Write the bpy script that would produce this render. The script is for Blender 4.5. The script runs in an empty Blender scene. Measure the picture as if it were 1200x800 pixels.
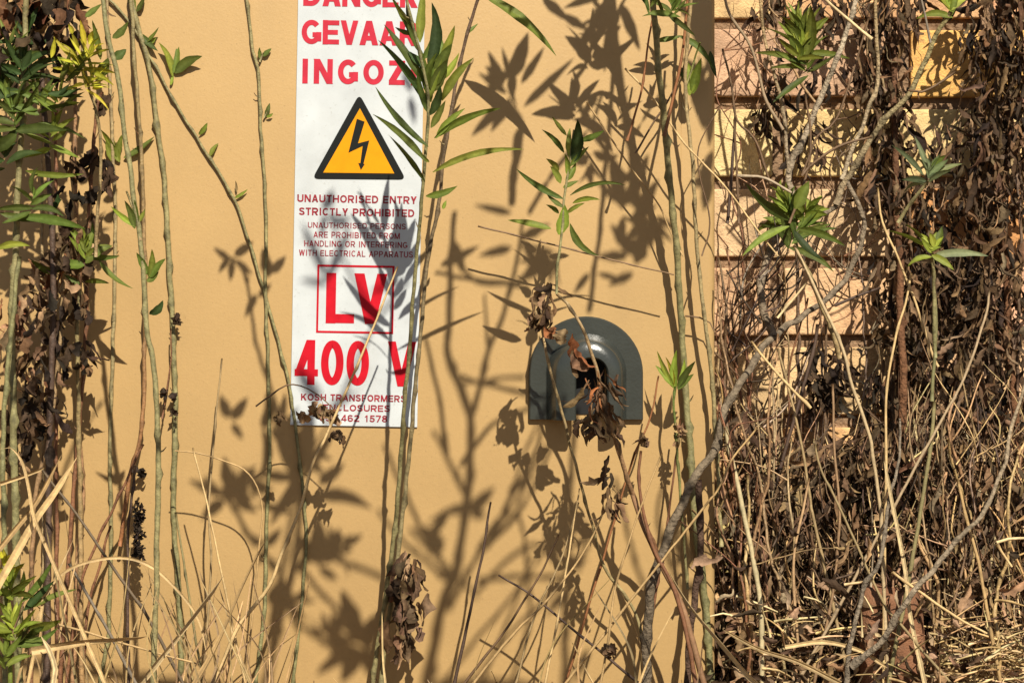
import bpy, math, random
from mathutils import Vector, noise as mnoise
random.seed(7)
R = random.Random(11)
SC = bpy.context.scene
COL = SC.collection

# ------------------------------------------------------------------ camera, light, exposure
D = 2.5                      # camera to cabinet front, metres
ZC = 0.44                    # camera height
cam_d = bpy.data.cameras.new('camera'); cam = bpy.data.objects.new('camera', cam_d); COL.objects.link(cam)
cam.location = (0, -D, ZC); cam.rotation_euler = (math.radians(90), math.radians(0), 0)
cam_d.sensor_width = 36; cam_d.lens = 36*D/1.2; cam_d.clip_start = .02; cam_d.clip_end = 500
SC.camera = cam
SA, SB = 0.25, 0.95          # sunlight travels (-SA, 1, -SB)
w = bpy.data.worlds.new('World'); SC.world = w; w.use_nodes = True
nt = w.node_tree; bg = nt.nodes['Background']
sky = nt.nodes.new('ShaderNodeTexSky'); sky.sky_type = 'NISHITA'; sky.sun_disc = False
sky.sun_elevation = math.atan2(SB, math.hypot(SA, 1)); sky.sun_rotation = math.atan2(SA, -1)
nt.links.new(sky.outputs[0], bg.inputs[0]); bg.inputs[1].default_value = 0.05
sun_d = bpy.data.lights.new('sun', 'SUN'); sun_d.energy = 5.0; sun_d.angle = math.radians(.5); sun_d.color = (1, .93, .80)
sun = bpy.data.objects.new('sun', sun_d); COL.objects.link(sun); sun.location = (1, -4, 4)
sun.rotation_euler = Vector((-SA, 1, -SB)).to_track_quat('-Z', 'Y').to_euler()
SC.view_settings.view_transform = 'Standard'; SC.view_settings.look = 'None'
SC.view_settings.exposure = 0.62; SC.view_settings.gamma = 1
SC.cycles.max_bounces = 6; SC.cycles.transparent_max_bounces = 8

# ------------------------------------------------------------------ mappings
def P(px, py, t):            # photograph pixel -> point at distance t in front of the cabinet face
    k = (D-t)/D
    return Vector(((px-600)/1000*k, -t, ZC+(400-py)/1000*k))
def pic(t):
    return lambda px, py, dt=0.: P(px, py, t+dt)
def over(extra=.05):         # a point up-sun of the cabinet face whose shadow lands at that place, above the view
    def f(px, py, dt=0.):
        t = max(.05, py/1110+extra)+dt
        return Vector(((px-600)/1000+SA*t, -t, ZC+(400-py)/1000+SB*t))
    return f

# ------------------------------------------------------------------ materials
def mat(name, rough=.6, tint=True, color=(1, 1, 1), var=.25, scale=60, bump=0., bscale=200, trans=0., spec=.35, detail=4):
    m = bpy.data.materials.new(name); m.use_nodes = True
    n = m.node_tree.nodes; l = m.node_tree.links; b = n['Principled BSDF']
    b.inputs['Roughness'].default_value = rough; b.inputs['Specular IOR Level'].default_value = spec
    tc = n.new('ShaderNodeTexCoord')
    nz = n.new('ShaderNodeTexNoise'); nz.inputs['Scale'].default_value = scale; nz.inputs['Detail'].default_value = detail
    l.new(tc.outputs['Object'], nz.inputs['Vector'])
    mr = n.new('ShaderNodeMapRange'); mr.inputs[1].default_value = .25; mr.inputs[2].default_value = .75
    mr.inputs[3].default_value = 1-var; mr.inputs[4].default_value = 1+var
    l.new(nz.outputs[0], mr.inputs[0])
    mx = n.new('ShaderNodeMix'); mx.data_type = 'RGBA'; mx.blend_type = 'MULTIPLY'; mx.inputs[0].default_value = 1
    if tint:
        a = n.new('ShaderNodeAttribute'); a.attribute_name = 'tint'; l.new(a.outputs['Color'], mx.inputs[6])
    else:
        mx.inputs[6].default_value = (*color, 1)
    l.new(mr.outputs[0], mx.inputs[7])
    l.new(mx.outputs[2], b.inputs['Base Color'])
    if bump:
        nb = n.new('ShaderNodeTexNoise'); nb.inputs['Scale'].default_value = bscale; nb.inputs['Detail'].default_value = 5
        l.new(tc.outputs['Object'], nb.inputs['Vector'])
        bp = n.new('ShaderNodeBump'); bp.inputs['Strength'].default_value = 1; bp.inputs['Distance'].default_value = bump
        l.new(nb.outputs[0], bp.inputs['Height']); l.new(bp.outputs[0], b.inputs['Normal'])
    if trans:
        out = n['Material Output']; tr = n.new('ShaderNodeBsdfTranslucent'); ms = n.new('ShaderNodeMixShader'); ms.inputs[0].default_value = trans
        l.new(mx.outputs[2], tr.inputs[0]); l.new(b.outputs[0], ms.inputs[1]); l.new(tr.outputs[0], ms.inputs[2]); l.new(ms.outputs[0], out.inputs[0])
    return m
M_LEAF = mat('leaf', .5, var=.22, scale=110, bump=.0006, bscale=260, trans=.36, spec=.14)
M_STEM = mat('stem', .6, var=.5, scale=190, bump=.0008, bscale=500)
M_DRY = mat('withered leaf', .8, var=.5, scale=120, bump=.0015, bscale=240, trans=.12, spec=.15)
M_STRAW = mat('straw', .6, var=.25, scale=150, bump=.0004, bscale=500, trans=.1)
M_BARK = mat('bark', .9, var=.6, scale=150, bump=.004, bscale=260, spec=.15, detail=8)
M_KIOSK = mat('tan paint', .5, tint=False, color=(.405, .262, .108), var=.06, scale=9, bump=.00022, bscale=380, spec=.3)
_n = M_KIOSK.node_tree.nodes; _l = M_KIOSK.node_tree.links; _tc = next(x for x in _n if x.type == 'TEX_COORD'); _b = _n['Principled BSDF']
_src = _b.inputs['Base Color'].links[0].from_socket
for _sc, _st, _lo, _hi, _amt in ((2.2, (1, 1, .25), .45, .75, .12), (26, (1, 1, .12), .55, .8, .10), (420, (1, 1, 1), .66, .72, .35), (150, (1, 1, 1), .3, .7, .08)):
    _mp = _n.new('ShaderNodeMapping'); _mp.inputs['Scale'].default_value = _st; _l.new(_tc.outputs['Object'], _mp.inputs[0])
    _z = _n.new('ShaderNodeTexNoise'); _z.inputs['Scale'].default_value = _sc; _z.inputs['Detail'].default_value = 6; _l.new(_mp.outputs[0], _z.inputs['Vector'])
    _r = _n.new('ShaderNodeMapRange'); _r.inputs[1].default_value = _lo; _r.inputs[2].default_value = _hi; _r.inputs[4].default_value = _amt; _l.new(_z.outputs[0], _r.inputs[0])
    _m = _n.new('ShaderNodeMix'); _m.data_type = 'RGBA'; _m.inputs[7].default_value = (.19, .125, .06, 1); _l.new(_r.outputs[0], _m.inputs[0]); _l.new(_src, _m.inputs[6]); _src = _m.outputs[2]
_l.new(_src, _b.inputs['Base Color'])
M_HOOD = mat('dark green paint', .24, tint=False, color=(.030, .033, .028), var=.15, scale=40, bump=.0002, bscale=300, spec=.5)
M_VENT_DARK = mat('painted vent darkness', .8, tint=False, color=(.008, .008, .008), var=.1)
M_WHITE = mat('sign white', .45, tint=False, color=(.455, .48, .485), var=.10, scale=24, bump=.00008, bscale=300)
_n = M_WHITE.node_tree.nodes; _l = M_WHITE.node_tree.links; _tc = next(x for x in _n if x.type == 'TEX_COORD'); _b = _n['Principled BSDF']
_src = _b.inputs['Base Color'].links[0].from_socket
for _sc, _st, _lo, _hi, _amt in ((18, (1, 1, .2), .52, .8, .22), (300, (1, 1, 1), .64, .72, .35), (40, (1, 1, 1), .6, .75, .2)):
    _mp = _n.new('ShaderNodeMapping'); _mp.inputs['Scale'].default_value = _st; _l.new(_tc.outputs['Object'], _mp.inputs[0])
    _z = _n.new('ShaderNodeTexNoise'); _z.inputs['Scale'].default_value = _sc; _z.inputs['Detail'].default_value = 6; _l.new(_mp.outputs[0], _z.inputs['Vector'])
    _r = _n.new('ShaderNodeMapRange'); _r.inputs[1].default_value = _lo; _r.inputs[2].default_value = _hi; _r.inputs[4].default_value = _amt; _l.new(_z.outputs[0], _r.inputs[0])
    _m = _n.new('ShaderNodeMix'); _m.data_type = 'RGBA'; _m.inputs[7].default_value = (.26, .25, .22, 1); _l.new(_r.outputs[0], _m.inputs[0]); _l.new(_src, _m.inputs[6]); _src = _m.outputs[2]
_l.new(_src, _b.inputs['Base Color'])
def flat(name, c, var=.1, scale=60, rough=.5): return mat(name, rough, tint=False, color=c, var=var, scale=scale, spec=.12)
M_RED1 = flat('faded red print', (.42, .024, .042), .14, 90)
M_RED2 = flat('red print', (.42, .006, .015), .16, 60)
M_RED3 = flat('dull red print', (.24, .02, .03), .35, 160)
M_BLACK = flat('black print', (.009, .010, .009))
M_YELL = flat('yellow print', (.60, .245, .003), .08)
M_BRICK = mat('brick', .88, var=.42, scale=26, bump=.0016, bscale=420, spec=.2, detail=8)
M_MORTAR = mat('mortar', .95, tint=False, color=(.23, .145, .085), var=.4, scale=70, bump=.006, bscale=160, spec=.1)
M_SOIL = mat('soil', .95, tint=False, color=(.13, .085, .05), var=.5, scale=14, bump=.02, bscale=40, spec=.1)
M_LID = flat('lid tan paint', (.50, .31, .12))
# spots and pits of the bricks
n = M_BRICK.node_tree.nodes; l = M_BRICK.node_tree.links
vo = n.new('ShaderNodeTexVoronoi'); vo.inputs['Scale'].default_value = 34
tc = next(x for x in n if x.type == 'TEX_COORD'); l.new(tc.outputs['Object'], vo.inputs['Vector'])
vr = n.new('ShaderNodeMapRange'); vr.inputs[1].default_value = .09; vr.inputs[2].default_value = .15; vr.inputs[3].default_value = .12; vr.inputs[4].default_value = 1
l.new(vo.outputs['Distance'], vr.inputs[0])
b = n['Principled BSDF']; mx0 = b.inputs['Base Color'].links[0].from_socket
n2 = n.new('ShaderNodeTexNoise'); n2.inputs['Scale'].default_value = 9; l.new(tc.outputs['Object'], n2.inputs['Vector'])
r2 = n.new('ShaderNodeMapRange'); r2.inputs[1].default_value = .50; r2.inputs[2].default_value = .53; l.new(n2.outputs[0], r2.inputs[0])
mm = n.new('ShaderNodeMix'); mm.data_type = 'RGBA'; mm.blend_type = 'MULTIPLY'; l.new(r2.outputs[0], mm.inputs[0])
l.new(mx0, mm.inputs[6]); l.new(vr.outputs[0], mm.inputs[7])
src = mm.outputs[2]
for sc_, lo, hi, amt, cc in ((9, .5, .72, .5, (.40, .20, .09, 1)), (150, .56, .66, .35, (.22, .13, .08, 1)), (16, .6, .7, .3, (.52, .41, .25, 1)), (60, .62, .7, .5, (.16, .09, .06, 1))):
    z = n.new('ShaderNodeTexNoise'); z.inputs['Scale'].default_value = sc_; z.inputs['Detail'].default_value = 7; l.new(tc.outputs['Object'], z.inputs['Vector'])
    q = n.new('ShaderNodeMapRange'); q.inputs[1].default_value = lo; q.inputs[2].default_value = hi; q.inputs[4].default_value = amt; l.new(z.outputs[0], q.inputs[0])
    k = n.new('ShaderNodeMix'); k.data_type = 'RGBA'; k.inputs[7].default_value = cc; l.new(q.outputs[0], k.inputs[0]); l.new(src, k.inputs[6]); src = k.outputs[2]
l.new(src, b.inputs['Base Color'])

# ------------------------------------------------------------------ mesh builder
class MB:
    def __init__(s): s.v = []; s.f = []; s.c = []; s.sm = True
    def n(s): return len(s.v)
    def add(s, p, c): s.v.append(Vector(p)); s.c.append(c); return len(s.v)-1
    def build(s, name, m, parent=None, smooth=True, bevel=0., solid=0.):
        off = parent.location if parent else Vector()
        if parent and parent.parent: off = parent.parent.location + parent.location
        me = bpy.data.meshes.new(name)
        me.from_pydata([p-off for p in s.v], [], s.f)
        ca = me.color_attributes.new('tint', 'FLOAT_COLOR', 'POINT')
        ca.data.foreach_set('color', [x for c in s.c for x in (c[0], c[1], c[2], 1.)])
        if smooth: me.polygons.foreach_set('use_smooth', [True]*len(me.polygons))
        me.materials.append(m); me.update()
        o = bpy.data.objects.new(name, me); COL.objects.link(o); o.parent = parent
        if solid:
            q = o.modifiers.new('solid', 'SOLIDIFY'); q.thickness = solid
        if bevel:
            q = o.modifiers.new('bevel', 'BEVEL'); q.width = bevel; q.segments = 3
        return o
    def box(s, x0, x1, y0, y1, z0, z1, c=(1, 1, 1)):
        i = s.n()
        for p in ((x0, y0, z0), (x1, y0, z0), (x1, y1, z0), (x0, y1, z0), (x0, y0, z1), (x1, y0, z1), (x1, y1, z1), (x0, y1, z1)): s.add(p, c)
        for f in ((0, 3, 2, 1), (4, 5, 6, 7), (0, 1, 5, 4), (1, 2, 6, 5), (2, 3, 7, 6), (3, 0, 4, 7)): s.f.append(tuple(i+k for k in f))

def spline(pts, step=.008):
    pts = [Vector(p) for p in pts]
    if len(pts) == 2: pts = [pts[0], pts[0].lerp(pts[1], .5), pts[1]]
    q = [pts[0]*2-pts[1]]+pts+[pts[-1]*2-pts[-2]]
    out = []
    for i in range(1, len(q)-2):
        a, b_, c, d = q[i-1], q[i], q[i+1], q[i+2]
        k = max(1, int((c-b_).length/step))
        for j in range(k):
            u = j/k
            out.append(.5*((2*b_)+(c-a)*u+(2*a-5*b_+4*c-d)*u*u+(3*b_-a-3*c+d)*u**3))
    out.append(pts[-1]); return out

def tube(mb, pts, r0, r1, c0, c1=None, sides=7, wob=.0015, nodes=.042, flat_=1., raw=False):
    c1 = c1 or c0
    s = pts if raw else spline(pts)
    nn = len(s); seed = R.uniform(0, 99)
    if not raw:
        s = [p+mnoise.noise_vector(Vector((seed, i*.35, 0)))*wob for i, p in enumerate(s)]
    prev = None; dist = 0; ph = R.uniform(0, nodes)
    for i, p in enumerate(s):
        tg = (s[min(i+1, nn-1)]-s[max(i-1, 0)])
        if tg.length < 1e-9: tg = Vector((0, 0, 1))
        tg.normalize()
        ref = Vector((0, 1, 0)) if abs(tg.y) < .9 else Vector((1, 0, 0))
        a = tg.cross(ref).normalized(); b_ = tg.cross(a)
        u = i/max(1, nn-1); r = r0+(r1-r0)*u
        if i: dist += (p-s[i-1]).length
        if nodes:
            d = ((dist+ph) % nodes)/nodes
            r *= 1+.16*math.exp(-((d-.5)*nodes/.0035)**2)
        r *= 1+.12*mnoise.noise(Vector((seed+7, i*.6, 3)))
        scar = 0; sph = 0
        if nodes:
            kn = int((dist+ph)/nodes); sph = kn*2.4+seed
            scar = .75*math.exp(-((((dist+ph) % nodes)/nodes-.5)*nodes/.003)**2)
        c = [c0[k]+(c1[k]-c0[k])*u for k in range(3)]
        j = mb.n()
        v = 1+.25*mnoise.noise(Vector((seed, i*.25, 9)))
        for k in range(sides):
            an = 2*math.pi*k/sides
            q_ = 1+scar*max(0, math.cos(an-sph))**2
            mb.add(p+a*math.cos(an)*r*q_+b_*math.sin(an)*r*flat_*q_, [x*v*(1-.35*min(1, scar)) for x in c])
        if i:
            for k in range(sides):
                k2 = (k+1) % sides
                mb.f.append((j-sides+k, j-sides+k2, j+k2, j+k))
    mb.f.append(tuple(range(mb.n()-1, mb.n()-1-sides, -1)))
    mb.f.append(tuple(range(mb.n()-sides*nn, mb.n()-sides*nn+sides)))

def ribbon(mb, pts, r0, tip, c, fold=.5):
    """a dry grass blade: a creased strip with paler and darker veins, tapering to a thin tip"""
    s = spline(pts, .006); nn = len(s); seed = R.uniform(0, 99); pr = None
    vein = [R.uniform(.45, 1.1) for _ in range(7)]; vein[3] = 1.2; tw0 = R.uniform(-.6, .6); tw1 = tw0+R.uniform(-1.1, 1.1)
    for i, p in enumerate(s):
        tg = (s[min(i+1, nn-1)]-s[max(i-1, 0)]).normalized()
        a = tg.cross(Vector((0, 1, 0))).normalized(); b_ = tg.cross(a); u = i/(nn-1)
        an = tw0+(tw1-tw0)*u; a, b_ = a*math.cos(an)+b_*math.sin(an), b_*math.cos(an)-a*math.sin(an)
        r = r0*(1-(1-tip)*u)*(1+.15*mnoise.noise(Vector((seed, i*.4, 0))))*(1 if u < .93 else max(.08, (1-u)/.07))
        j = mb.n(); v = 1+.3*mnoise.noise(Vector((seed, i*.3, 5)))
        for k in range(7):
            q = (k-3)/3; z = fold*abs(q)*r+.12*r*math.sin(k*2.1+seed)
            mb.add(p+a*q*r+b_*z, [x*v*vein[k] for x in c])
        if i:
            for k in range(6): mb.f.append((j-7+k, j-6+k, j+k+1, j+k))

G1 = (.122, .152, .022); G2 = (.078, .106, .018); G3 = (.175, .205, .026); GY = (.34, .31, .025); GD = (.032, .054, .013)
def jit(c, a=.2, rr=R):
    k = 1+rr.uniform(-a, a); return [max(0., x*k*(1+rr.uniform(-.08, .08))) for x in c]

def leaf(mb, M, bx, by, tx, ty, wd, c=G1, bend=None, dz=None, roll=None, seg=9, fold=.35, tipc=None):
    """a lance-shaped leaf from pixel (bx,by) to (tx,ty), wd pixels wide"""
    L = math.hypot(tx-bx, ty-by)+1e-6
    nx, ny = -(ty-by)/L, (tx-bx)/L
    bend = R.uniform(-.08, .08) if bend is None else bend
    dz = R.uniform(-.25, .35)*L/1000 if dz is None else dz
    roll = R.uniform(-.7, .7) if roll is None else roll
    c = jit(c, .38); rows = []
    mid = [x*1.45+.01 for x in c]
    for i in range(seg+1):
        u = i/seg
        px = bx+(tx-bx)*u+nx*bend*L*4*u*(1-u); py = by+(ty-by)*u+ny*bend*L*4*u*(1-u)
        h = wd/2*(math.sin(math.pi*u**.8)**.8*(1-u*.25)+.06) if u < 1 else .15
        if u == 0: h = wd*.06
        d0 = dz*u*u; cr = math.cos(roll+.3*u); sr = math.sin(roll+.3*u)
        ripple = 1+.07*math.sin(u*17+bx)
        row = []
        for k, cc in ((-1, c), (-.08, mid if i < seg-1 else c), (.08, mid if i < seg-1 else c), (1, c)):
            o = k*h*ripple
            g = [x*(1 if k < 0 else .93) for x in cc]
            row.append(mb.add(M(px+nx*o*cr, py+ny*o*cr, d0+(o*sr+fold*abs(o)*.9)/1000), g))
        rows.append(row)
    for a, b_ in zip(rows, rows[1:]):
        for k in range(3): mb.f.append((a[k], a[k+1], b_[k+1], b_[k]))

DB1 = (.056, .034, .019); DB2 = (.130, .076, .038); DB3 = (.27, .165, .085); DB4 = (.024, .016, .011)
def withered(mb, M, x, y, L, wd, c=DB1, ang=None, dt=0., rr=R, wig=1.1):
    """a shrivelled hanging leaf: a narrow strip that curls and twists"""
    an = rr.gauss(math.pi/2, .42) if ang is None else ang+rr.gauss(0, .2)
    c = jit(c, .35, rr); seg = 9; rows = []
    cu = rr.uniform(-2.4, 2.4)*min(1, wig); tw = rr.uniform(-3.2, 3.2); r0 = rr.uniform(0, 3.14); d = dt; dv = rr.uniform(-.6, .6); s = rr.uniform(0, 50)
    px, py = x, y
    for i in range(seg+1):
        u = i/seg; a = an+.45*cu*u*u+wig*mnoise.noise(Vector((s, u*2.6, 1)))
        px += math.cos(a)*L/seg; py += math.sin(a)*L/seg; d += dv*L/seg/1000*math.cos(3*u)
        h = wd/2*(.15+.95*math.sin(math.pi*min(1, u*.93+.04))**.7)*(1+.9*mnoise.noise(Vector((s+9, u*8, 2))))
        ro = r0+tw*u; nx, ny = -math.sin(a), math.cos(a)
        row = []
        for k in (-1, -.35, .35, 1):
            o = k*h*(1+.5*mnoise.noise(Vector((s+k*5, u*9, 4)))); cup = (abs(k)**2)*h*1.1*math.sin(ro*1.7+s)
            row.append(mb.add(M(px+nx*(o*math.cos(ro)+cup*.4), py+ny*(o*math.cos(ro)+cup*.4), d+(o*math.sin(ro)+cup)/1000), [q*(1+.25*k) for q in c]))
        rows.append(row)
    for a, b_ in zip(rows, rows[1:]):
        for k in range(3): mb.f.append((a[k], a[k+1], b_[k+1], b_[k]))

def clump(mb, M, cx, cy, sx, sy, n_, L=(14, 34), cols=(DB1, DB1, DB4, DB2), sd=.025, rr=R, wd=(5, 13)):
    for i in range(n_):
        x = cx+rr.gauss(0, sx*.5); y = cy+rr.uniform(-sy, sy)*.9
        LL = rr.uniform(*L); withered(mb, M, x, y-LL*.4, LL, rr.uniform(*wd), rr.choice(cols), dt=rr.gauss(0, sd), rr=rr)

def whorl(mb, M, cx, cy, rad, n_, c=G1, wd=11, up=-90, spread=150, rr=R, droop=0):
    """a leafy shoot tip: older long leaves spread low on the axis, young short ones crowd upright at the top"""
    ua = math.radians(up+rr.uniform(-12, 12)); ax, ay = math.cos(ua), math.sin(ua); H = rad*.55
    for i in range(n_):
        u = (i+rr.uniform(0, .8))/n_
        bx, by = cx+ax*H*(u-.6)+rr.uniform(-2, 2), cy+ay*H*(u-.6)
        side = 1 if i % 2 else -1
        off = side*math.radians(min(spread, 112))*(1-u)**.8*rr.uniform(.35, 1.1)
        a = ua+off; fore = rr.uniform(.45, 1.) if i % 3 == 0 else rr.uniform(.8, 1.1)
        L = rad*(1.05-.45*u)*fore
        bd = -side*rr.uniform(-.02, .16)
        leaf(mb, M, bx, by, bx+math.cos(a)*L, by+math.sin(a)*L+rad*.1*(1-u)*abs(off), wd*rr.uniform(.7, 1.25)*(1-.35*u), [x*(.8+.5*u) for x in c],
             bend=bd, dz=rr.choice((-1, 1, 1))*rr.uniform(.1, .9)*L/1000*(1.1-fore+.25), roll=rr.uniform(-1, 1))

# ------------------------------------------------------------------ objects
def tag(o, label=None, cat=None, group=None, kind=None):
    for k, v in (('label', label), ('category', cat), ('group', group), ('kind', kind)):
        if v: o[k] = v
    return o
def solo(name, mb, m, base, label, cat, group=None):
    """a thing that is one mesh, its origin at its base"""
    mb.v = [p-base for p in mb.v]; o = mb.build(name, m); o.location = base
    return tag(o, label, cat, group)
def thing(name, loc, label, cat, group=None):
    o = bpy.data.objects.new(name, None); o.empty_display_size = .05; o.location = loc; COL.objects.link(o)
    return tag(o, label, cat, group)
DKCOL = (.10, .06, .03)
OLIVE = (.215, .180, .078); OLIVE2 = (.175, .162, .068); TAN = (.30, .21, .10); REDB = (.17, .075, .035); DKST = (.07, .042, .028)
STRAW = (.52, .36, .165); STRAW2 = (.39, .255, .11); PALE = (.60, .45, .235); GREYB = (.17, .135, .095); RUST = (.235, .095, .035)

# ================================================================== SETTING
g = MB(); N = 24
for i in range(N+1):
    for j in range(N+1):
        X = (i/N*2-1); Y = (j/N*2-1)
        X = math.copysign(abs(X)**2.5*60, X); Y = math.copysign(abs(Y)**2.5*60, Y)
        g.add((X, Y, .012*mnoise.noise(Vector((X*1.3, Y*1.3, 0))) if abs(X) < 8 and abs(Y) < 8 else 0), (1, 1, 1))
for i in range(N):
    for j in range(N): a = i*(N+1)+j; g.f.append((a, a+N+1, a+N+2, a+1))
tag(g.build('ground', M_SOIL), kind='structure')

# ---- brick wall behind
YB = .25
wall = thing('brick_wall', (.6, YB, 0), 'pale pinkish orange face brick wall with recessed joints behind the withered stems', 'wall')
bm_ = MB(); K = (D+YB)/D
def zpx(py): return ZC+(400-py)/1000*K
def xpx(px): return (px-600)/1000*K
pitch = .093*K
rb = random.Random(5)
BC = [(0.569, 0.364, 0.164), (0.534, 0.318, 0.155), (0.587, 0.391, 0.172), (0.534, 0.290, 0.114), (0.499, 0.309, 0.164), (0.606, 0.419, 0.188)]
fixed = {(0, 0): (0.490, 0.318, 0.172), (0, 1): (0.606, 0.346, 0.114), (1, -1): (0.587, 0.427, 0.204), (1, 0): (0.606, 0.445, 0.204), (1, 1): (0.623, 0.455, 0.204), (2, 0): (0.551, 0.382, 0.188), (2, 1): (0.490, 0.245, 0.090), (2, -1): (0.534, 0.346, 0.164), (3, -1): (0.534, 0.328, 0.164), (0, -1): (0.463, 0.301, 0.164), (3, 0): (0.587, 0.419, 0.196), (4, 0): (0.551, 0.382, 0.213), (4, 1): (0.551, 0.364, 0.204)}
for r in range(-10, 8):
    zt = zpx(35)-r*pitch if True else 0
    zb = zt-.079*K
    if zb < -.12: break
    x0 = xpx(1063 if r % 2 == 0 else 915)
    for q in range(-9, 14):
        a = x0+q*.2450*K+.004; bb = a+.2450*K-.0155
        if r <= 4 and zt > 2.2: continue
        cidx = (r, q+1 if r % 2 == 0 else q)
        c = fixed.get(cidx) or rb.choice(BC)
        j = rb.uniform(-.002, .002)
        bm_.box(a+rb.uniform(-.0015, .0015), bb+rb.uniform(-.002, .0015), YB+j, YB+.1, zb+rb.uniform(-.001, .001), zt+rb.uniform(-.001, .001), jit(c, .06, rb))
bm_.build('brickwork', M_BRICK, wall, smooth=False, bevel=.0028)
m_ = MB(); m_.box(-2.2, 4.2, YB+.0085, YB+.105, -.1, ZC+.44+.95); m_.build('mortar', M_MORTAR, wall, smooth=False)

# ---- cabinet
XR = .2385
cab = thing('electrical_cabinet', (-.3, .12, 0), 'tan painted electrical kiosk cabinet carrying the danger sign and vent hood', 'electrical cabinet')
bd = MB(); bd.box(-.95, XR, .003, .235, -.02, 1.22); bd.build('cabinet_body', M_KIOSK, cab, bevel=.009)
dp = MB(); dp.box(-.90, .1985, 0, .0028, .0, 1.17); dp.build('front_panel', M_KIOSK, cab, bevel=.0012)
pl = MB(); pl.box(-.97, XR+.01, -.004, .24, -.12, -.021); pl.build('plinth', M_MORTAR, cab, smooth=False, bevel=.006)
ld = MB(); ld.box(-.985, XR+.02, -.02, .245, 1.221, 1.27); ld.build('lid', M_LID, cab, bevel=.01)

# ---- vent hood: a raised arched shell with an open bottom and a slot
hood = None
hb = MB()
prof = [(0, .0), (.3, .0045), (1.2, .0055), (19.0, .0055), (20.5, .007), (27.5, .031), (29.0, .0335), (31, .0348), (35, .0368), (40, .0382), (45.2, .0386), (46, .0375), (46.3, .018)]
rows = []
for s_, d_ in prof:
    cx = 686.5+5.5*min(1, max(0, (s_-19)/25)); rad = 65.5-s_; row = []
    pts = [(cx-rad, 491), (cx-rad, 474), (cx-rad, 456)]
    pts += [(cx-rad*math.cos(a), 437.5-rad*math.sin(a)) for a in [math.pi*k/28 for k in range(29)]]
    pts += [(cx+rad, 456), (cx+rad, 474), (cx+rad, 491)]
    for (x, y) in pts: row.append(hb.add(((x-600)/1000, -d_, ZC+(400-y)/1000), (1, 1, 1)))
    rows.append(row)
for a, b_ in zip(rows, rows[1:]):
    for k in range(len(a)-1): hb.f.append((a[k], a[k+1], b_[k+1], b_[k]))
hood = hb.build('vent_hood', M_HOOD, cab, solid=.0016)
es = hood.modifiers.new('crease', 'EDGE_SPLIT'); es.split_angle = math.radians(24)
hood['label'] = 'dark green arched vent hood with open slot'
ho = MB(); ho.box(.070, .108, -.0015, -.0002, ZC-.085, ZC-.02)  # black plate behind the slot; its colour stands in for the vent's inner shade
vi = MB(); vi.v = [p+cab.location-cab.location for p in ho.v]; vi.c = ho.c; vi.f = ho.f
vo_ = vi.build('vent_dark_plate', M_VENT_DARK, hood, smooth=False)
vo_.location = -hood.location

# ---- warning sign
TH = math.radians(1.05); ct, st = math.cos(TH), math.sin(TH)
SX, SY = 340.5, 497.5
sign = thing('warning_sign', ((SX-600)/1000, -.0002, ZC+(400-SY)/1000), 'white danger notice with red lettering, a yellow high voltage triangle and 400 V', 'sign')
sign.rotation_euler = (0, TH, 0)
def sl(px, py):
    dx, dz = (px-SX)/1000, (SY-py)/1000
    return dx*ct-dz*st, dx*st+dz*ct
def poly(name, pts, m, y, parent=None, th=.0004):
    b_ = MB(); k = len(pts)
    for yy in (y, y+th):
        for (u, v) in pts: b_.add((u, yy, v), (1, 1, 1))
    b_.f.append(tuple(range(k))); b_.f.append(tuple(range(2*k-1, k-1, -1)))
    for i in range(k): b_.f.append((i, i+k, (i+1) % k+k, (i+1) % k))
    me = bpy.data.meshes.new(name); me.from_pydata(b_.v, [], b_.f); me.materials.append(m)
    import bmesh
    bx = bmesh.new(); bx.from_mesh(me); bmesh.ops.recalc_face_normals(bx, faces=bx.faces); bx.to_mesh(me); bx.free()
    o = bpy.data.objects.new(name, me); COL.objects.link(o); o.parent = parent or sign
    return o
plate = poly('sign_plate', [(0, 0), (.1485, 0), (.1485, .545), (0, .545)], M_WHITE, -.0022, th=.002)
GW = dict(A=.74, B=.72, C=.74, D=.72, E=.65, F=.6, G=.78, H=.72, I=.27, K=.74, L=.6, M=.86, N=.73, O=.79, P=.67, R=.73, S=.67, T=.62, U=.72, V=.7, W=.98, Y=.70, Z=.62)
GW.update({'0': .56, '1': .42, '2': .56, '4': .58, '5': .56, '6': .56, '7': .54, '8': .56, ' ': .32, '&': .74})
def arc(cx, cy, rx, ry, a0, a1, k=18):
    return [(cx+rx*math.cos(math.radians(a0+(a1-a0)*i/k)), cy+ry*math.sin(math.radians(a0+(a1-a0)*i/k))) for i in range(k+1)]
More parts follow.
